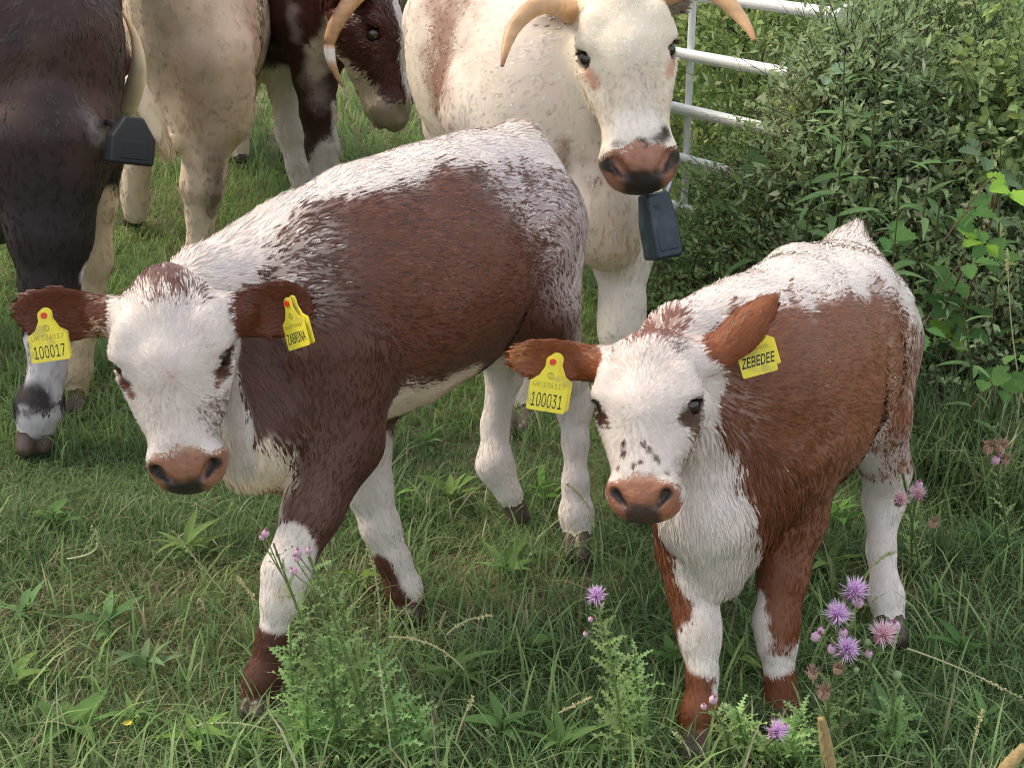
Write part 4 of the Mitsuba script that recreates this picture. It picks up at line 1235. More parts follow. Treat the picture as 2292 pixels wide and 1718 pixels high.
scene['ground'] = mikit.ply((np.stack([gx, gy, gz], -1).reshape(-1, 3), q), 'soil', smooth=True)
labels['ground'] = {'label': 'dark soil under the meadow grass', 'category': 'ground', 'kind': 'structure'}


def blades(xy, length, width, seed, lean=0.6, tones=None, straw=.12, fine=False):
    """one bent tapered blade of grass per row of xy"""
    rng = np.random.default_rng(seed)
    n = len(xy)
    z = relief(xy[:, 0], xy[:, 1]) - .014
    az = rng.random(n) * 2 * np.pi + 3.0 * meshkit.noise(np.stack([xy[:, 0], xy[:, 1], xy[:, 0] * 0], -1) * 2.0, 3)
    h = np.stack([np.cos(az), np.sin(az), az * 0], -1)
    s = np.stack([-np.sin(az), np.cos(az), az * 0], -1)
    L = length * (.55 + .9 * rng.random(n))
    ln = lean * (.25 + 1.25 * rng.random(n))
    w = width * (.6 + .8 * rng.random(n))
    b = np.stack([xy[:, 0], xy[:, 1], z], -1)
    rows = []
    R_ = ((0, .8), (.4, 1.0), (.75, .7)) if fine else ((0, 1.0), (.55, .85))
    for t, ww in R_:
        c = b + (h * (ln * t * t)[:, None] + A(0, 0, 1) * (t * (1 - .42 * ln * t))[:, None] + h * (.25 * t * ln)[:, None]) * L[:, None]
        rows += [c - s * (w * ww / 2)[:, None], c + s * (w * ww / 2)[:, None]]
    t = 1.0
    rows.append(b + (h * (1.25 * ln)[:, None] + A(0, 0, 1) * (1 - .5 * ln)[:, None]) * L[:, None])
    V = np.stack(rows, 1)
    nr = len(rows)
    k = np.arange(n)[:, None] * nr
    F = np.concatenate([k + a for a in (([0, 1, 3], [0, 3, 2], [2, 3, 5], [2, 5, 4], [4, 5, 6]) if fine else ([0, 1, 3], [0, 3, 2], [2, 3, 4]))], 1).reshape(-1, 3)
    t1, t2 = tones if tones is not None else (A(.12, .20, .085), A(.315, .45, .20))
    m = np.clip(.6 * meshkit.fbm(np.stack([xy[:, 0], xy[:, 1], z * 0], -1) * 1.6, 2, 4) + .55 * rng.random(n) - .1, 0, 1)[:, None]
    C = t1 * (1 - m) + t2 * m
    dry = (rng.random(n) < straw)[:, None]
    C = np.where(dry, A(.52, .46, .30) * (.6 + .6 * rng.random((n, 1))), C) * np.exp(rng.normal(size=(n, 1)) * .18)
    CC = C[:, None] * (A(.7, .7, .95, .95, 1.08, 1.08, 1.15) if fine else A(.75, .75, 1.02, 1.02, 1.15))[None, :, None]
    return V.reshape(-1, 3), F, CC.reshape(-1, 3)


def scatter(n, x0, x1, y0, y1, seed, spread=True):
    """points in the wedge that the camera can look at, with some margin"""
    rng = np.random.default_rng(seed)
    y = y0 + (y1 - y0) * rng.random(n)
    half = (.42 * y + .35) if y1 < 4.5 else (.60 * y + .6)
    x = np.clip(half * (2 * rng.random(n) - 1), -50, 50) if x0 is None else x0 + (x1 - x0) * rng.random(n)
    return np.stack([x, y], -1)


sets = []
P1 = scatter(125000, None, None, 1.95, 4.1, 1)
worn = meshkit.fbm(np.c_[P1, P1[:, 0] * 0] * 2.2 * A(1, 1, 0), 3, 61)
bare_spot = (np.hypot((P1[:, 0] + .78) / .50, (P1[:, 1] - 3.02) / .26) < 1) | (np.hypot((P1[:, 0] + .80) / .3, (P1[:, 1] - 2.62) / .10) < 1)
keep = (worn < .60 + .16 * smooth(3.2, 3.7, P1[:, 1])) & ~(bare_spot & (np.random.default_rng(5).random(len(P1)) < .75))
sets.append(blades(P1[keep], .044, .0028, 2, .8, straw=.09))
PD = np.stack([rngP.normal(-.78, .30, 5200), rngP.normal(3.0, .17, 5200)], -1)
sets.append(blades(PD, .055, .0026, 21, 1.5, (A(.30, .25, .15), A(.42, .36, .22)), .5))
sets.append(blades(scatter(1800, None, None, 1.95, 3.2, 33), .14, .0055, 34, .6, (A(.19, .30, .10), A(.38, .52, .22)), .12, True))
sets.append(blades(scatter(20000, None, None, 1.95, 3.6, 3), .085, .0036, 4, .65, straw=.10, fine=True))
P2 = scatter(92000, None, None, 4.0, 8.0, 5)
sets.append(blades(P2, .085, .0050, 6, .7, (A(.16, .26, .09), A(.38, .54, .20)), .06))
P3 = scatter(34000, None, None, 7.8, 16.0, 7)
sets.append(blades(P3, .14, .011, 8, .6, (A(.16, .26, .09), A(.38, .54, .20)), .06))
# longer tussocks: under the hedge and in drifts
c = np.stack([.55 + .9 * rngP.random(260), 3.3 + 3.6 * rngP.random(260)], -1)
c = c[(c[:, 0] > 1.25 - .12 * (c[:, 1] - 3.0))]
T1 = (c[:, None] + .07 * rngP.normal(size=(len(c), 90, 2))).reshape(-1, 2)
sets.append(blades(T1, .26, .0050, 9, .55, (A(.10, .16, .07), A(.25, .36, .16)), .10, True))
c = scatter(170, None, None, 2.0, 6.5, 10)
T2 = (c[:, None] + .045 * rngP.normal(size=(len(c), 46, 2))).reshape(-1, 2)
sets.append(blades(T2, .15, .0040, 11, .6, None, .09, True))
v, f = join([(a, b) for a, b, _ in sets])
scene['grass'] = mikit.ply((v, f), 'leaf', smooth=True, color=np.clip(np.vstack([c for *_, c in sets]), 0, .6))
labels['grass'] = {'label': 'trodden meadow grass with longer tufts and dry straw', 'category': 'grass', 'kind': 'stuff'}


def leaf_blade(L, W, fold=.25, droop=.25, teeth=0, nseg=6, pleat=0.0, shape=1.0):
    """a leaf along +x, upper side +z; returns v, f"""
    t = np.linspace(0, 1, nseg + 1)
    w = W / 2 * (np.sin(np.pi * t ** (.75 * shape)) ** .8) * (1 - .15 * t)
    w[0] = W * .03
    w[-1] = 0.0005
    if teeth:
        w = w * (1 + .16 * np.where(np.arange(nseg + 1) % 2 == 0, 1, -1) * (t > .05))
    x = L * t
    z = -droop * L * t ** 2 + .12 * L * t
    pz = pleat * np.where(np.arange(nseg + 1) % 2 == 0, 1, -1)
    mid = np.stack([x, x * 0, z], -1)
    l1 = np.stack([x + teeth * .004, w * .55, z + fold * w * .55 + pz], -1)
    l2 = np.stack([x + teeth * .010, w, z + fold * w * .8 + pz], -1)
    r1, r2 = l1 * A(1, -1, 1), l2 * A(1, -1, 1)
    V = np.concatenate([l2, l1, mid, r1, r2])
    n = nseg + 1
    F = []
    for j in range(4):
        for i in range(nseg):
            a, b = j * n + i, (j + 1) * n + i
            F += [[a, b, b + 1], [a, b + 1, a + 1]]
    return V, np.array(F)


def place_leaf(v, o, d, up=A(0, 0, 1), roll=0.0):
    d = unit(d)
    s = np.cross(up, d)
    s = unit(s) if np.linalg.norm(s) > 1e-6 else A(1, 0, 0)
    u = np.cross(d, s)
    s, u = s * math.cos(roll) + u * math.sin(roll), u * math.cos(roll) - s * math.sin(roll)
    return o + v[:, :1] * d + v[:, 1:2] * s + v[:, 2:] * u


def leaf_part(key, name, v, f, col, bsdf='leaf', jitter=.1):
    put(name, mikit.ply((v, f), solid(col, bsdf), smooth=True), key)


# ---- hedge shrubs
bs('bark', base_color=mikit.proc(lambda p, n, uv: mikit.mix((0.035, 0.028, 0.02), (0.10, 0.085, 0.065), mikit.fbm(p.x * 60, p.y * 60, p.z * 25))), roughness=0.9)


def shrub(label, base, top, rad, n_twig, leaf, tones, seed, cat='shrub', aspect=.45, inside=.35, per=(9, 16), group=None):
    rng = np.random.default_rng(seed)
    key = thing('hedge_shrub', label, cat, group)
    base, top = np.asarray(base, float), np.asarray(top, float)
    H = top[2] - base[2]
    # twig starts through the volume, denser towards the outside
    d = unit(rng.normal(size=(n_twig, 3)))
    r = (inside + (1 - inside) * rng.random(n_twig)) ** .6
    ctr = (base + top) / 2
    st = ctr + d * r[:, None] * A(rad[0], rad[1], H / 2)
    lump = meshkit.fbm(st * 3.5, 2, seed)
    st, d = st[lump > .40], d[lump > .40]
    n = len(st)
    out = unit(d * A(1, 1, .35) + A(0, 0, .45) + .55 * rng.normal(size=(n, 3)))
    L = .10 + .16 * rng.random(n) + .20 * (rng.random(n) < .10)
    bend = .35 * rng.normal(size=(n, 3))
    ts = np.linspace(0, 1, 3)
    tw = st[:, None] + out[:, None] * (L[:, None] * ts)[..., None] + bend[:, None] * (L[:, None] * ts ** 2 * .5)[..., None]
    # twigs as three-sided rods
    a = unit(np.cross(out, A(.3, .5, .8)))
    b = np.cross(out, a)
    ang = np.arange(3) * 2 * np.pi / 3
    ring = np.cos(ang)[:, None, None] * a + np.sin(ang)[:, None, None] * b
    rv = tw[:, :, None] + ring.transpose(1, 0, 2)[:, None] * (np.array([.0022, .0015, .0006])[None, :, None, None])
    rv = rv.reshape(n, 9, 3)
    fr = []
    for i in range(2):
        for j in range(3):
            p, q_ = i * 3 + j, i * 3 + (j + 1) % 3
            fr += [[p, q_, q_ + 3], [p, q_ + 3, p + 3]]
    rf = (np.arange(n)[:, None, None] * 9 + np.array(fr)).reshape(-1, 3)
    parts = [(rv.reshape(-1, 3), rf)]
    for i in range(7):
        e = st[rng.integers(n)]
        m = base * .5 + e * .5 + rng.normal(size=3) * .08
        parts.append(tube(curve([base + A(*(rng.normal(size=2) * .10), 0), m, e], 8), np.linspace(.014, .004, 8), 6))
    v, f = join(parts)
    put('branches', mikit.ply((v, f), 'bark', smooth=True), key)
    # leaves along the twigs
    m = int(np.mean(per))
    t = rng.random((n, m))
    pos = st[:, None] + out[:, None] * (L[:, None] * t)[..., None] + bend[:, None] * (L[:, None] * t ** 2 * .5)[..., None]
    ld = unit(.55 * out[:, None] + 1.0 * rng.normal(size=(n, m, 3)) + A(0, 0, .15))
    pos, ld = pos.reshape(-1, 3), ld.reshape(-1, 3)
    nl = len(pos)
    nrm = unit(np.repeat(d, m, 0) * .8 + A(0, -.15, .55) + .55 * rng.normal(size=(nl, 3)))
    s = unit(np.cross(nrm, ld))
    u = np.cross(ld, s)
    l = leaf * (.55 + .8 * rng.random(nl))[:, None]
    w = l * aspect / 2
    if aspect > .6:
        V = np.stack([pos, pos + ld * l * .22 + s * w * .8 + u * w * .3, pos + ld * l * .62 + s * w + u * w * .3, pos + ld * l - u * w * .3, pos + ld * l * .62 - s * w + u * w * .3, pos + ld * l * .22 - s * w * .8 + u * w * .3], 1)
        F = (np.arange(nl)[:, None, None] * 6 + np.array([[0, 2, 1], [0, 3, 2], [0, 4, 3], [0, 5, 4]])).reshape(-1, 3)
    else:
        V = np.stack([pos, pos + ld * l * .45 + s * w + u * w * .3, pos + ld * l, pos + ld * l * .45 - s * w + u * w * .3], 1)
        F = (np.arange(nl)[:, None, None] * 4 + np.array([[0, 2, 1], [0, 3, 2]])).reshape(-1, 3)
    mm = np.clip(.5 * rng.random(nl) + .7 * (meshkit.fbm(pos * 4, 2, seed + 1) - .25), 0, 1)[:, None]
    C = (tones[0] * (1 - mm) + tones[1] * mm) * np.exp(rng.normal(size=(nl, 1)) * .2)
    young = (rng.random(nl) < .035)[:, None]
    C = np.where(young, A(.38, .44, .13), C)
    k = put('foliage', mikit.ply((V.reshape(-1, 3), F), 'leaf', smooth=True, color=np.clip(np.repeat(C, V.shape[1], 0), 0, .6)), key)
    labels[k] = {'kind': 'stuff'}
    return key


G1, G2 = A(.23, .36, .14), A(.52, .68, .31)
Y1, Y2 = A(.24, .35, .11), A(.50, .62, .25)
B1, B2 = A(.24, .35, .17), A(.54, .66, .36)
def standing(px, py, depth):
    """ground point under a spot"""
    return at(px, py, depth) * A(1, 1, 0)


for lab, px, py, dp, rad, n, leaf, tones, asp in [
        ('dense small-leaved shrub in front of the lowest gate rails', 1640, 545, 5.0, (.24, .22), 1100, .026, (G1, G2), .45),
        ('twiggy grey-green shrub swallowing the end of the gate', 1935, 50, 4.45, (.20, .20), 2000, .036, (B1, B2), .36),
        ('dark leafy shrub under the second gate rail', 1775, 330, 5.0, (.24, .18), 1300, .034, (G1, G2), .36),
        ('yellowish shrub growing behind the gate rails', 1700, -160, 6.6, (.75, .45), 1500, .038, (Y1, Y2), .5),
        ('tall mixed shrub at the top edge above the willowherb', 2080, -60, 5.0, (.42, .40), 3200, .029, (G1, G2), .45),
        ('bushy shrub on the right edge behind the small calf', 2230, 420, 4.35, (.40, .34), 2600, .029, (B1, B2), .45),
        ('leafy shrub directly behind the tail of the small calf', 1990, 420, 4.55, (.34, .28), 1700, .040, (G1, G2), .33),
        ('low dark shrub at the foot of the hedge left of the small calf tail', 1760, 520, 4.6, (.30, .26), 1500, .027, (G1, G2), .45),
        ('pale green broad-leaved bush in the upper right corner', 2245, 60, 4.5, (.22, .22), 900, .036, (A(.24, .35, .12), A(.42, .52, .24)), .62),
        ('dark hedge shrub far behind the red-brown cow', 560, -150, 15.0, (2.6, .8), 1200, .14, (G1, G2), .45),
        ('distant green hedge shrub behind the gate', 1800, -400, 8.6, (1.5, .9), 1800, .065, (Y1 * .8, G2), .5),
        ('overhanging dark shrub on the right edge beside the pale bush', 2330, 100, 4.9, (.34, .36), 1800, .030, (B1, B2), .45),
        ('low shrub on the right edge level with the calf flank', 2280, 760, 3.95, (.28, .26), 1300, .026, (B1, B2), .45),
        ('low leafy shrub between the collar box and the gate foot', 1570, 640, 4.75, (.20, .22), 900, .024, (Y1 * .8, G2), .4)]:
    tp = at(px, py, dp + .12)
    shrub(lab, tp * A(1, 1, 0), tp, rad, n, leaf, tones, int(px + py) % 977, aspect=asp)


def bramble(label, px, py, depth, n, size, seed, col=(.060, .120, .040)):
    rng = np.random.default_rng(seed)
    key = thing('bramble', label, 'bramble')
    tip = at(px, py, depth - .22)
    base = tip * A(1, 1, 0) + A(.10 * rng.normal(), .25, .02)
    pts = curve([base, base * .5 + tip * .5 + A(.05, .08, .12), tip + A(0, 0, .03), tip + A(-.08, -.05, -.05)], 16)
    v, f = tube(pts, np.linspace(.005, .002, 16), 6)
    put('stem', colored((v, f), A(.12, .075, .05), 'matte'), key)
    for i in range(n):
        p = pts[6 + int(9.9 * i / max(n, 1))] + rng.normal(size=3) * .02
        d = unit(A(rng.normal() * .9, -.8, .1 + .3 * rng.normal()))
        c = A(*col) * 2.1 * (.8 + .5 * rng.random())
        for a in (-1.15, 0, 1.15):
            dd = unit(d * math.cos(a) + np.cross(d, A(0, -.5, .85)) * math.sin(a))
            s = size * (1 if a == 0 else .8) * (.85 + .3 * rng.random())
            V, F = leaf_blade(s, s * .72, .18, .18, 1, 10, .0016, .9)
            leaf_part(key, 'leaf', place_leaf(V, p + dd * .012, dd, unit(A(0, -.55, .85) + .25 * rng.normal(size=3)), rng.normal() * .15), F, c)
    return key


bramble('bramble spray with pleated leaves beside the rump of the small calf', 2150, 610, 4.05, 4, .075, 31)
bramble('bramble spray of big toothed leaves on the right edge under the lime leaves', 2170, 490, 4.0, 5, .078, 32)
bramble('bramble spray in the dark gap above the back of the small calf', 1960, 545, 4.2, 4, .072, 33)
bramble('bramble spray of round pale leaves near the end of the gate rails', 1810, 190, 4.6, 3, .075, 34, (.12, .17, .11))
bramble('bramble spray low behind the tail of the small calf', 2075, 735, 3.95, 2, .075, 35, (.085, .16, .05))
bramble('bramble spray left of the small calf tail, under the willowherb', 1760, 610, 4.5, 4, .07, 36)
bramble('bramble spray at the far right, level with the back of the small calf', 2230, 860, 3.75, 4, .065, 37, (.07, .13, .045))
bramble('bramble spray of bluish leaves at the middle of the hedge', 2190, 345, 4.25, 4, .08, 38, (.085, .135, .075))
bramble('lime green young bramble leaves on the right edge', 2215, 425, 3.95, 3, .075, 39, (.14, .23, .035))
bramble('bramble spray just below the lowest gate rail', 1640, 390, 4.75, 3, .06, 40, (.075, .13, .05))


def willowherb(label, base, top, n, size, seed, col=(.095, .165, .062)):
    rng = np.random.default_rng(seed)
    key = thing('willowherb', label, 'weed')
    pts = curve([base, base * .45 + top * .55 + rng.normal(size=3) * .02, top], 14)
    v, f = tube(pts, np.linspace(.0045, .0018, 14), 6)
    put('stem', colored((v, f), A(.14, .16, .07), 'leaf'), key)
    for i in range(n):
        t = .40 + .60 * (i + .5) / n
        p = pts[min(13, int(t * 13.5))]
        a = i * 2.4 + rng.normal() * .3
        d = unit(A(math.cos(a), math.sin(a) - .2, .55 - .5 * rng.random() + .5 * (t > .9)))
        s = size * (.75 + .5 * rng.random()) * (1.05 - .45 * max(0, t - .7) / .3)
        V, F = leaf_blade(s, s * .20, .3, .35 + .35 * rng.random(), 0, 7, 0, .95)
        leaf_part(key, 'leaf', place_leaf(V, p, d, roll=rng.normal() * .3), F, A(*col) * 2.1 * (.75 + .55 * rng.random()))
    return key


for i, (lab, bx, by, tx, ty, dp, n, sz) in enumerate([
        ('willowherb with long pointed leaves in the middle of the hedge', 1830, 520, 1822, 300, 4.35, 12, .125),
        ('willowherb leaning left under the gate end, narrow drooping leaves', 1915, 560, 1885, 325, 4.25, 13, .13),
        ('willowherb with upright leaves near the top of the hedge', 2060, 470, 2010, 215, 4.35, 12, .11),
        ('willowherb with pale arching leaves above the small calf rump', 2030, 560, 2080, 385, 4.1, 10, .12),
        ('willowherb standing at the right edge above the small calf', 2260, 600, 2240, 330, 4.2, 11, .10),
        ('short willowherb beside the collar box of the big cow', 1640, 720, 1610, 560, 4.4, 9, .085),
        ('willowherb among dark leaves right of the small calf rump', 2180, 900, 2150, 690, 3.9, 10, .085),
        ('tall willowherb rising over the end of the gate', 1905, 400, 1890, 120, 4.35, 13, .11),
        ('willowherb with yellowish leaves under the pale bush', 2110, 480, 2125, 240, 4.3, 12, .11),
        ('leaning willowherb at the top edge, right of the gate', 1990, 280, 1975, 30, 4.4, 12, .11),
        ('willowherb in front of the lowest gate rails', 1710, 620, 1700, 430, 4.5, 10, .095),
        ('drooping willowherb right beside the small calf tail', 2030, 640, 2010, 470, 4.0, 9, .10)]):
    dp -= .18
    g_ = at(tx, ty, dp)
    willowherb(lab, A(at(bx, by, dp)[0], g_[1] + .05, .0), g_, n, sz, 400 + i)

# ---- broad-leaved weeds in the grass
for i, (lab, px, py, n, sz, col) in enumerate([
        ('broad-leaved weed with pale leaves at the lower left', 245, 1430, 7, .085, (.10, .17, .065)),
        ('lance-leaved weed rosette on the left edge', 60, 1400, 8, .09, (.085, .15, .06)),
        ('grey-green weed with upright leaves left of the striding hoof', 330, 1520, 8, .08, (.12, .17, .09)),
        ('yellowing weed rosette in the lower left corner', 40, 1560, 7, .085, (.12, .17, .05)),
        ('bright green weed at the bottom edge under the larger calf', 700, 1700, 8, .085, (.12, .22, .05)),
        ('bright upright weed at the bottom edge left of the big thistle', 440, 1690, 7, .08, (.11, .20, .05)),
        ('yellow-green weed beside the far fore hoof of the larger calf', 800, 1330, 6, .07, (.12, .18, .05)),
        ('weed with glossy leaves behind the hind legs of the larger calf', 1215, 1130, 7, .075, (.10, .19, .05)),
        ('leafy weed between the legs of the larger calf', 880, 1150, 7, .09, (.09, .18, .045)),
        ('bright lance-leaved weed beside the flank of the small calf', 1870, 1180, 8, .09, (.10, .19, .045)),
        ('weed clump at the bottom edge right of the small calf', 1980, 1640, 8, .085, (.11, .18, .07)),
        ('broad weed low at the bottom middle', 1120, 1660, 7, .09, (.09, .16, .05)),
        ('weed rosette right of the purple thistles', 2140, 1480, 7, .075, (.07, .14, .05)),
        ('weed with arched leaves on the right edge in the shade', 2220, 1250, 7, .085, (.07, .13, .05)),
        ('pale weed between the fore legs of the small calf', 1650, 1500, 6, .07, (.10, .16, .06))]):
    rng = np.random.default_rng(600 + i)
    key = thing('meadow_weed', lab, 'weed')
    g_ = gnd(px, py)
    v, f = tube([g_ + A(0, 0, -.01), g_ + A(.003, 0, .03), g_ + A(.005, -.003, .06)], [.003, .0025, .0015], 6)
    put('stem', colored((v, f), A(.12, .16, .06), 'leaf'), key)
    for j in range(n):
        a = j * 2.4 + rng.normal() * .25
        d = unit(A(math.cos(a), math.sin(a), .45 + .8 * rng.random()))
        s = sz * (.75 + .5 * rng.random())
        V, F = leaf_blade(s, s * .30, .35, .25 + .5 * rng.random(), 0, 6, 0, .95)
        leaf_part(key, 'leaf', place_leaf(V, g_ + A(0, 0, .012 + .045 * j / n), d, roll=rng.normal() * .25), F, A(*col) * 2.1 * (.75 + .5 * rng.random()))


for i, (px, py, lab) in enumerate([(120, 1180, 'small weed in the worn patch below the dark cow'), (420, 1250, 'small weed left of the striding fore leg'), (300, 1640, 'pale weed beside the yellow flower'),
        (160, 1660, 'yellow-green weed low in the left corner'), (560, 1700, 'grassy bright weed below the striding hoof'), (1010, 1540, 'weed in the dark grass at the bottom centre'),
        (1180, 1480, 'small weed left of the single purple flower'), (1130, 1300, 'weed in the grass between the two calves'), (960, 1010, 'bright weed under the belly of the larger calf'),
        (1010, 1130, 'yellowish weed behind the far fore leg of the larger calf'), (2080, 1360, 'weed in the grass below the far pale thistle'), (1260, 1700, 'narrow weed at the bottom left of the flowering thistle'),
        (1500, 1500, 'weed right behind the left fore leg of the small calf'), (1850, 1290, 'bright weed behind the lilac thistle flowers'), (2200, 1640, 'weed in the lower right corner by the pale spike')]):
    rng = np.random.default_rng(700 + i)
    key = thing('meadow_weed', lab, 'weed')
    g_ = gnd(px, py)
    v, f = tube([g_ + A(0, 0, -.01), g_ + A(.003, 0, .02), g_ + A(.005, -.003, .05)], [.0025, .002, .001], 5)
    put('stem', colored((v, f), A(.18, .24, .09), 'leaf'), key)
    for j in range(9):
        a = j * 2.4 + rng.normal() * .3
        d = unit(A(math.cos(a), math.sin(a), .3 + 1.0 * rng.random()))
        sz = (.05 + .05 * rng.random()) * (1.2 if i % 2 else .8)
        V, F = leaf_blade(sz, sz * (.22 + .25 * (i % 3 == 0)), .35, .2 + .5 * rng.random(), 0, 5, 0, .95)
        leaf_part(key, 'leaf', place_leaf(V, g_ + A(0, 0, .008 + .04 * j / 9), d, roll=rng.normal() * .3), F, A(.21 + .03 * (i % 4 == 1), .37, .13) * (.75 + .5 * rng.random()))


# ---- thistles
def thistle_leaf(L, W, lobes, rng):
    """a narrow leaf with spiny wavy lobes"""
    V, F = [], []
    n = lobes * 2 + 2
    t = np.linspace(0, 1, n)
    for i, x in enumerate(t):
        w = W / 2 * (1 - x * .75) * (1.35 if i % 2 else .20) * (.8 + .4 * rng.random())
        z = -.30 * L * x * x + .15 * L * x
        k = (.10 if i % 2 else 0) * L / lobes * 2
        zz = W * .22 * (1 if i % 4 == 1 else -.4) if i % 2 else 0
        V += [[x * L + k, w, z + zz], [x * L, 0, z], [x * L + k, -w, z + zz]]
    V[-3] = V[-1] = V[-2] = [L * 1.06, 0, z]
    for i in range(n - 1):
        a, b = i * 3, i * 3 + 3
        F += [[a, a + 1, b + 1], [a, b + 1, b], [a + 1, a + 2, b + 2], [a + 1, b + 2, b + 1]]
    return np.array(V, float), np.array(F)


def flower(key, p, ax, kind, size, seed):
    rng = np.random.default_rng(seed)
    ax = unit(ax)
    m = trimesh.creation.icosphere(2, 1.0)
    v = np.array(m.vertices) * A(.52, .52, .72) * size * .5
    # overlapping bracts as a bumpy cup
    th, zz = np.arctan2(v[:, 1], v[:, 0]), v[:, 2] / size
    v *= (1 + .09 * np.sin(th * 8 + 3.1 * np.floor(zz * 14)))[:, None]
    s = unit(np.cross(ax, A(.3, .9, .2)))
    R = np.stack([s, np.cross(ax, s), ax], 1)
    cup = v @ R.T + p
    col = {'open': srgb(120, 96, 110), 'pink': srgb(150, 112, 118), 'bud': srgb(206, 176, 188), 'green': srgb(150, 170, 120), 'dead': srgb(186, 158, 140)}[kind]
    k = put('flower_head', mikit.ply((cup, np.array(m.faces)), solid(col, 'matte'), smooth=True), key)
    if kind in ('open', 'pink'):
        v, f = spikes(p + ax * size * .16, ax, 260, size * .58, size * .016, 1.5, seed)
        base = srgb(236, 198, 250) if kind == 'open' else srgb(250, 204, 214)
        n5 = len(v) // 5
        cc = np.repeat(base * (.75 + .5 * rng.random((n5, 1))), 5, 0).reshape(n5, 5, 3) * A(.85, .85, 1.0, 1.0, 1.35)[None, :, None]
        put('florets', mikit.ply((v, f), 'matte', smooth=True, color=np.clip(cc.reshape(-1, 3), 0, .85)), k)
    elif kind == 'bud':
        v, f = spikes(p + ax * size * .28, ax, 26, size * .34, size * .03, .45, seed)
        put('florets', mikit.ply((v, f), solid(srgb(206, 140, 186), 'leaf'), smooth=True), k)
    elif kind == 'dead':
        v, f = spikes(p + ax * size * .1, ax, 70, size * .5, size * .035, 1.3, seed)
        put('florets', mikit.ply((v, f), solid(srgb(176, 146, 128), 'matte'), smooth=True), k)


def thistle(label, base, stems, n_leaf, size, seed, col=(.105, .165, .075)):
    """stems: (top point, flowers [(point, kind, size)])"""
    rng = np.random.default_rng(seed)
    key = thing('thistle', label, 'thistle')
    n_leaf = int(n_leaf * 1.8)
    for si, (top, fl) in enumerate(stems):
        b0 = base + A(rng.normal() * .015, rng.normal() * .015, -.01)
        pts = curve([b0, b0 * .5 + top * .5 + A(rng.normal() * .012, rng.normal() * .01, .01), top], 18)
        v, f = tube(pts, np.linspace(.0042, .0020, 18), 7)
        put('stem', colored((v, f), A(.26, .34, .15), 'leaf'), key)
        for i in range(n_leaf):
            t = .04 + .92 * (i + rng.random() * .6) / n_leaf
            p = pts[min(17, int(t * 17.5))]
            a = i * 2.4 + rng.normal() * .3
            d = unit(A(math.cos(a), math.sin(a), .55 + .4 * rng.random()))
            s = .76 * size * (1.15 - .6 * t) * (.75 + .5 * rng.random())
            V, F = thistle_leaf(s, s * .33, 6, rng)
            leaf_part(key, 'leaf', place_leaf(V, p, d, roll=rng.normal() * .5), F, A(*col) * A(3.5, 3.1, 3.0) * (.75 + .6 * rng.random()))
        for fi, (p, kind, sz) in enumerate(fl):
            if np.linalg.norm(p - top) > .012:
                q0 = pts[int(17 * (.78 + .12 * rng.random()))]
                v, f = tube(curve([q0, q0 * .45 + p * .55 + A(0, 0, -.006), p - A(0, 0, sz * .3)], 8), .0014, 5)
                put('stalk', colored((v, f), A(.30, .36, .19), 'leaf'), key)
            flower(key, p, A(rng.normal() * .18, -.55, .9), kind, sz * ({'open': 1.22, 'pink': 1.22, 'dead': 1.25}.get(kind, 1.6)), seed * 31 + si * 7 + fi)
    return key


a = at
D0 = 2.50
thistle('tall thistle with small lilac buds in front of the striding leg', gnd(830, 1715), [
    (a(690, 1245, 2.48), [(a(668, 1236, 2.47), 'bud', .017), (a(692, 1232, 2.48), 'bud', .016), (a(664, 1250, 2.47), 'bud', .015), (a(658, 1278, 2.46), 'bud', .016)]),
    (a(612, 1215, 2.50), [(a(594, 1194, 2.50), 'bud', .017), (a(586, 1202, 2.50), 'bud', .013)]),
    (a(728, 1275, 2.49), [(a(735, 1262, 2.49), 'green', .016)])], 24, .085, 11)
for i, (lab, bx, by, tx, ty, n, sz) in enumerate([
        ('leafy thistle shoot left of the tall thistle, over the hoof', 700, 1690, 650, 1400, 24, .095),
        ('bushy thistle shoot in the middle of the lower thistle clump', 780, 1705, 735, 1400, 26, .10),
        ('thistle shoot at the right side of the lower thistle clump', 890, 1715, 840, 1450, 24, .095),
        ('low thistle shoot at the bottom of the lower thistle clump', 700, 1716, 690, 1530, 22, .10),
        ('low thistle shoot at the right foot of the lower thistle clump', 930, 1716, 905, 1560, 20, .09),
        ('thistle shoot right of the flowering thistle by the small calf', 1440, 1690, 1420, 1450, 20, .09),
        ('low thistle shoot under the fore hoof of the small calf', 1690, 1716, 1650, 1590, 22, .09),
        ('low bushy thistle shoot at the bottom right of the small calf', 1800, 1716, 1800, 1590, 22, .10),
        ('thistle shoot without flowers at the bottom right', 2010, 1716, 2010, 1580, 20, .09)]):
    b = gnd(bx, by)
    thistle(lab, b, [(at(tx, ty, b[1] + .03), [])], n, sz, 40 + i, (.11, .18, .075))
thistle('thistle with one purple flower between the two calves', gnd(1400, 1700), [
    (a(1335, 1352, 2.50), [(a(1333, 1338, 2.50), 'open', .034), (a(1322, 1385, 2.50), 'bud', .012), (a(1310, 1418, 2.50), 'bud', .012)])], 34, .085, 61)
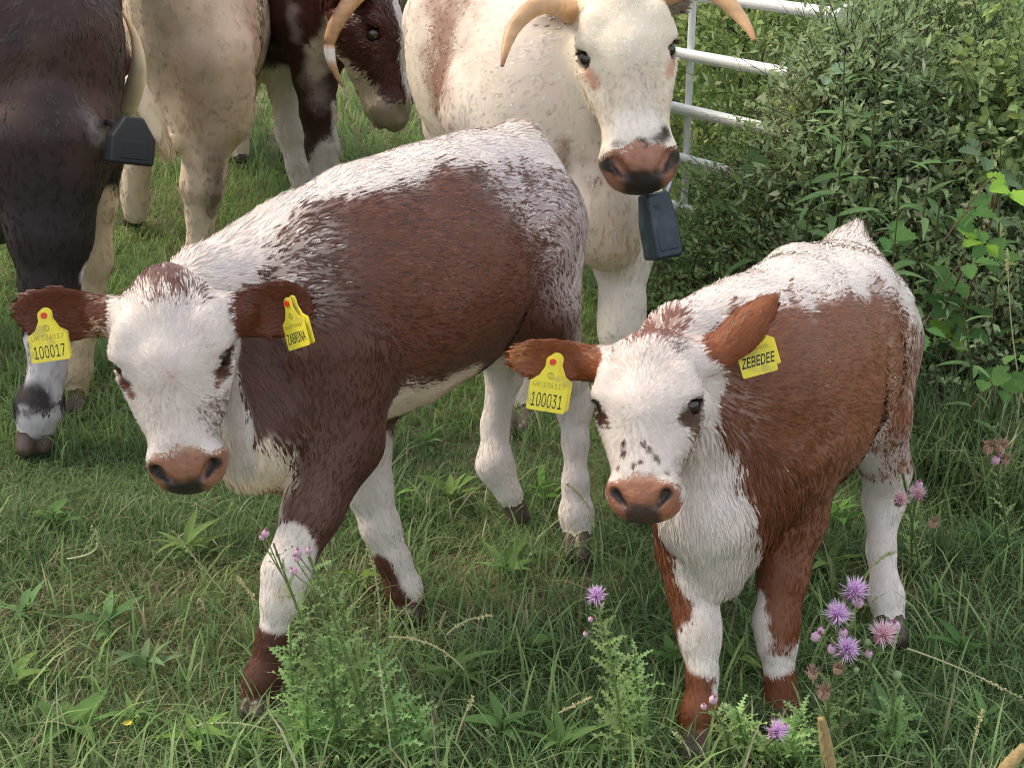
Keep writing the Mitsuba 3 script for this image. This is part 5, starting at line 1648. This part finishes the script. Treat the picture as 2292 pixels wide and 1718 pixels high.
thistle('tall thistle with three lilac flowers right of the small calf', gnd(1850, 1670), [
    (a(1907, 1345, 2.48), [(a(1907, 1328, 2.48), 'open', .043), (a(1922, 1350, 2.49), 'bud', .020)]),
    (a(1876, 1400, 2.46), [(a(1872, 1380, 2.46), 'open', .043), (a(1887, 1415, 2.46), 'bud', .020), (a(1826, 1424, 2.46), 'bud', .022), (a(1838, 1410, 2.46), 'bud', .016)]),
    (a(1890, 1470, 2.44), [(a(1892, 1458, 2.44), 'open', .042), (a(1862, 1452, 2.45), 'bud', .022), (a(1875, 1498, 2.44), 'dead', .028)]),
    (a(1840, 1540, 2.42), [(a(1819, 1508, 2.43), 'dead', .030), (a(1843, 1552, 2.42), 'dead', .036), (a(1917, 1498, 2.43), 'green', .013)])], 11, .055, 62)
thistle('thistle with one pink flower at the right of the lilac ones', gnd(1930, 1660), [
    (a(1972, 1440, 2.46), [(a(1972, 1424, 2.46), 'pink', .045), (a(2003, 1400, 2.47), 'bud', .024), (a(1942, 1436, 2.46), 'green', .015), (a(1944, 1462, 2.46), 'bud', .018)]),
    (a(2000, 1520, 2.45), [(a(2008, 1510, 2.45), 'green', .020)])], 13, .055, 63)
thistle('low thistle with a purple flower at the hoof of the small calf', gnd(1735, 1716), [
    (a(1735, 1655, 2.38), [(a(1733, 1640, 2.38), 'open', .036), (a(1760, 1627, 2.38), 'bud', .018)])], 10, .07, 64)
thistle('thistle with one small magenta bud on the fore leg of the small calf', gnd(1640, 1690), [
    (a(1592, 1585, 2.40), [(a(1596, 1565, 2.40), 'bud', .019), (a(1575, 1580, 2.40), 'bud', .014), (a(1625, 1582, 2.40), 'green', .014)])], 12, .07, 65)
thistle('far thistle with pale pink flowers behind the rump of the small calf', gnd(2060, 1300), [
    (a(2022, 1060, 3.0), [(a(2018, 1048, 3.0), 'dead', .030), (a(2012, 1122, 2.98), 'pink', .034)]),
    (a(2055, 1100, 2.98), [(a(2055, 1108, 2.98), 'pink', .034), (a(2056, 1085, 2.98), 'bud', .022), (a(2087, 1172, 2.96), 'dead', .028)])], 12, .06, 66)
thistle('far thistle with dry pinkish heads on the right edge', gnd(2270, 1240), [
    (a(2225, 1010, 3.15), [(a(2212, 1005, 3.15), 'dead', .036), (a(2238, 1000, 3.15), 'dead', .036), (a(2250, 1030, 3.15), 'dead', .030), (a(2228, 1030, 3.14), 'bud', .024)])], 12, .06, 67)


# ---- single grass stalks with seed heads
def stalk(label, pts, head, col=(.33, .28, .14), rad=.0013, awn=.006, fat=.004, n=46, hcol=None, seed=1):
    """head: share of the length, from the tip, that bears seed"""
    rng = np.random.default_rng(seed)
    key = thing('grass_stalk', label, 'grass stalk')
    c = curve(pts, 40)
    v, f = tube(c, np.linspace(rad * 1.2, rad * .7, 40), 5)
    put('stem', colored((v, f), A(*col), 'matte'), key)
    vs = []
    t = 1 - head * rng.random(n)
    p = np.stack([np.interp(t, np.linspace(0, 1, 40), c[:, i]) for i in range(3)], -1)
    ax = unit(c[-1] - c[int(39 * (1 - head))])
    d = unit(ax + .65 * rng.normal(size=(n, 3)))
    s = unit(np.cross(d, rng.normal(size=(n, 3))))
    w = fat * .32
    V = np.stack([p, p + d * awn * .5 + s * w, p + d * awn, p + d * awn * .5 - s * w], 1).reshape(-1, 3)
    F = (np.arange(n)[:, None, None] * 4 + np.array([[0, 1, 2], [0, 2, 3]])).reshape(-1, 3)
    k = put('seed_head', colored((V, F), A(*(hcol or col)) * 1.1, 'matte'), key)
    return key


def px_path(pts, depth):
    return [at(x, y, depth + (0 if len(p) < 3 else p[2])) for p in pts for x, y in [p[:2]]]


for i, (lab, pts, dp, hd) in enumerate([
        ('pale grass stalk leaning left below the muzzle of the larger calf', [(505, 1330), (450, 1265), (388, 1188)], 2.85, .6),
        ('dry grass stalk lying to the right behind the tall thistle', [(1040, 1500), (960, 1440), (870, 1425)], 2.62, .8),
        ('thin seeded grass stalk in front of the far fore leg', [(850, 1410), (845, 1320), (815, 1205)], 2.75, .9),
        ('bare straw stalk rising at the bottom middle', [(880, 1718), (865, 1600), (848, 1470)], 2.40, .35),
        ('curved seeded grass stalk right of the far fore hoof', [(1000, 1420), (1040, 1390), (1100, 1378)], 2.72, .8),
        ('short dry grass ear at the lower left under the muzzle', [(575, 1350), (555, 1320), (530, 1290)], 2.72, .9),
        ('pale stalk lying across the hoof of the larger calf', [(640, 1650), (560, 1622), (430, 1625)], 2.46, .6),
        ('straw stalk with pale seeds at the bottom middle right', [(1020, 1660), (1040, 1600), (1058, 1560)], 2.42, .3),
        ('pale seeded grass blade left of the small calf fore leg', [(1240, 1600), (1280, 1580), (1322, 1560)], 2.50, .8),
        ('dry bent stalk at the fore hoof of the small calf', [(1545, 1690), (1530, 1660), (1508, 1640)], 2.38, .5),
        ('long green stalk arching in from the lower right edge', [(2030, 1450), (2160, 1500), (2300, 1570)], 2.62, .4),
        ('thin dry stalk in front of the hind hooves of the larger calf', [(1330, 1180), (1300, 1110), (1270, 1085)], 2.95, .5),
        ('bent stalk across the hind cannon of the small calf', [(1930, 1320), (1950, 1270), (2000, 1235)], 2.85, .4),
        ('straw-coloured stalk standing at the bottom right', [(2170, 1718), (2185, 1640), (2200, 1590)], 2.36, .6),
        ('upright seeded stalk right of the rump of the small calf', [(2290, 900), (2270, 780), (2255, 560)], 3.8, .2),
        ('dry stalk lying in the worn patch on the left', [(150, 1250), (220, 1210), (205, 1180)], 2.95, .4)]):
    stalk(lab, [at(x, y, dp) for x, y in pts], hd, (.56, .50, .30) if i % 3 else (.44, .48, .25), rad=.0018, awn=.008, fat=.006, n=70, seed=800 + i)

# two thick timothy spikes close to the camera
for lab, p, q_, r in (('thick tan timothy grass spike at the bottom edge below the thistles', at(1838, 1606, 2.15), at(1868, 1760, 2.16), .0105), ('pale timothy grass spike in the lower right corner', at(2296, 1668, 2.15), at(2215, 1760, 2.12), .0115)):
    key = thing('timothy_spike', lab, 'grass spike')
    t = np.linspace(0, 1, 26)
    v, f = tube(p + (q_ - p) * t[:, None], r * np.sin(np.pi * np.clip(t * .8 + .12, 0, 1)) ** .5, 22)
    n = vnormals(v, f)
    v = v + n * (.0016 * (meshkit.noise(v * 520, 4) - .5) * 2)[:, None]
    put('spike', colored((v, f), srgb(160, 140, 98) * (.7 + .6 * meshkit.noise(v * 420, 6))[:, None], 'matte'), key)
    rng = np.random.default_rng(9)
    m = rng.integers(0, len(v) - 2, 900)
    d = unit(n[m] + .5 * unit(p - q_) + .3 * rng.normal(size=(900, 3)))
    s = unit(np.cross(d, rng.normal(size=(900, 3)))) * .0006
    V = np.stack([v[m] - s, v[m] + s, v[m] + d * .0055], 1).reshape(-1, 3)
    k = put('bristles', colored((V, np.arange(2700).reshape(-1, 3)), srgb(150, 124, 76), 'matte'), key)
    labels[k] = {'kind': 'stuff'}

# yellow flower in the grass
key = thing('yellow_flower', 'small pale yellow flower in the grass at the lower left', 'flower')
c0 = at(286, 1620, 2.53)
v, f = tube([c0 * A(1, 1, 0), c0 * A(1, 1, .5), c0], .0012, 5)
put('stem', colored((v, f), A(.12, .17, .06), 'leaf'), key)
for j in range(9):
    a_ = j * .7
    V, F = leaf_blade(.012, .007, .1, .1, 0, 3)
    leaf_part(key, 'petal', place_leaf(V, c0, A(math.cos(a_), math.sin(a_), .4)), F, srgb(232, 218, 110), 'matte')
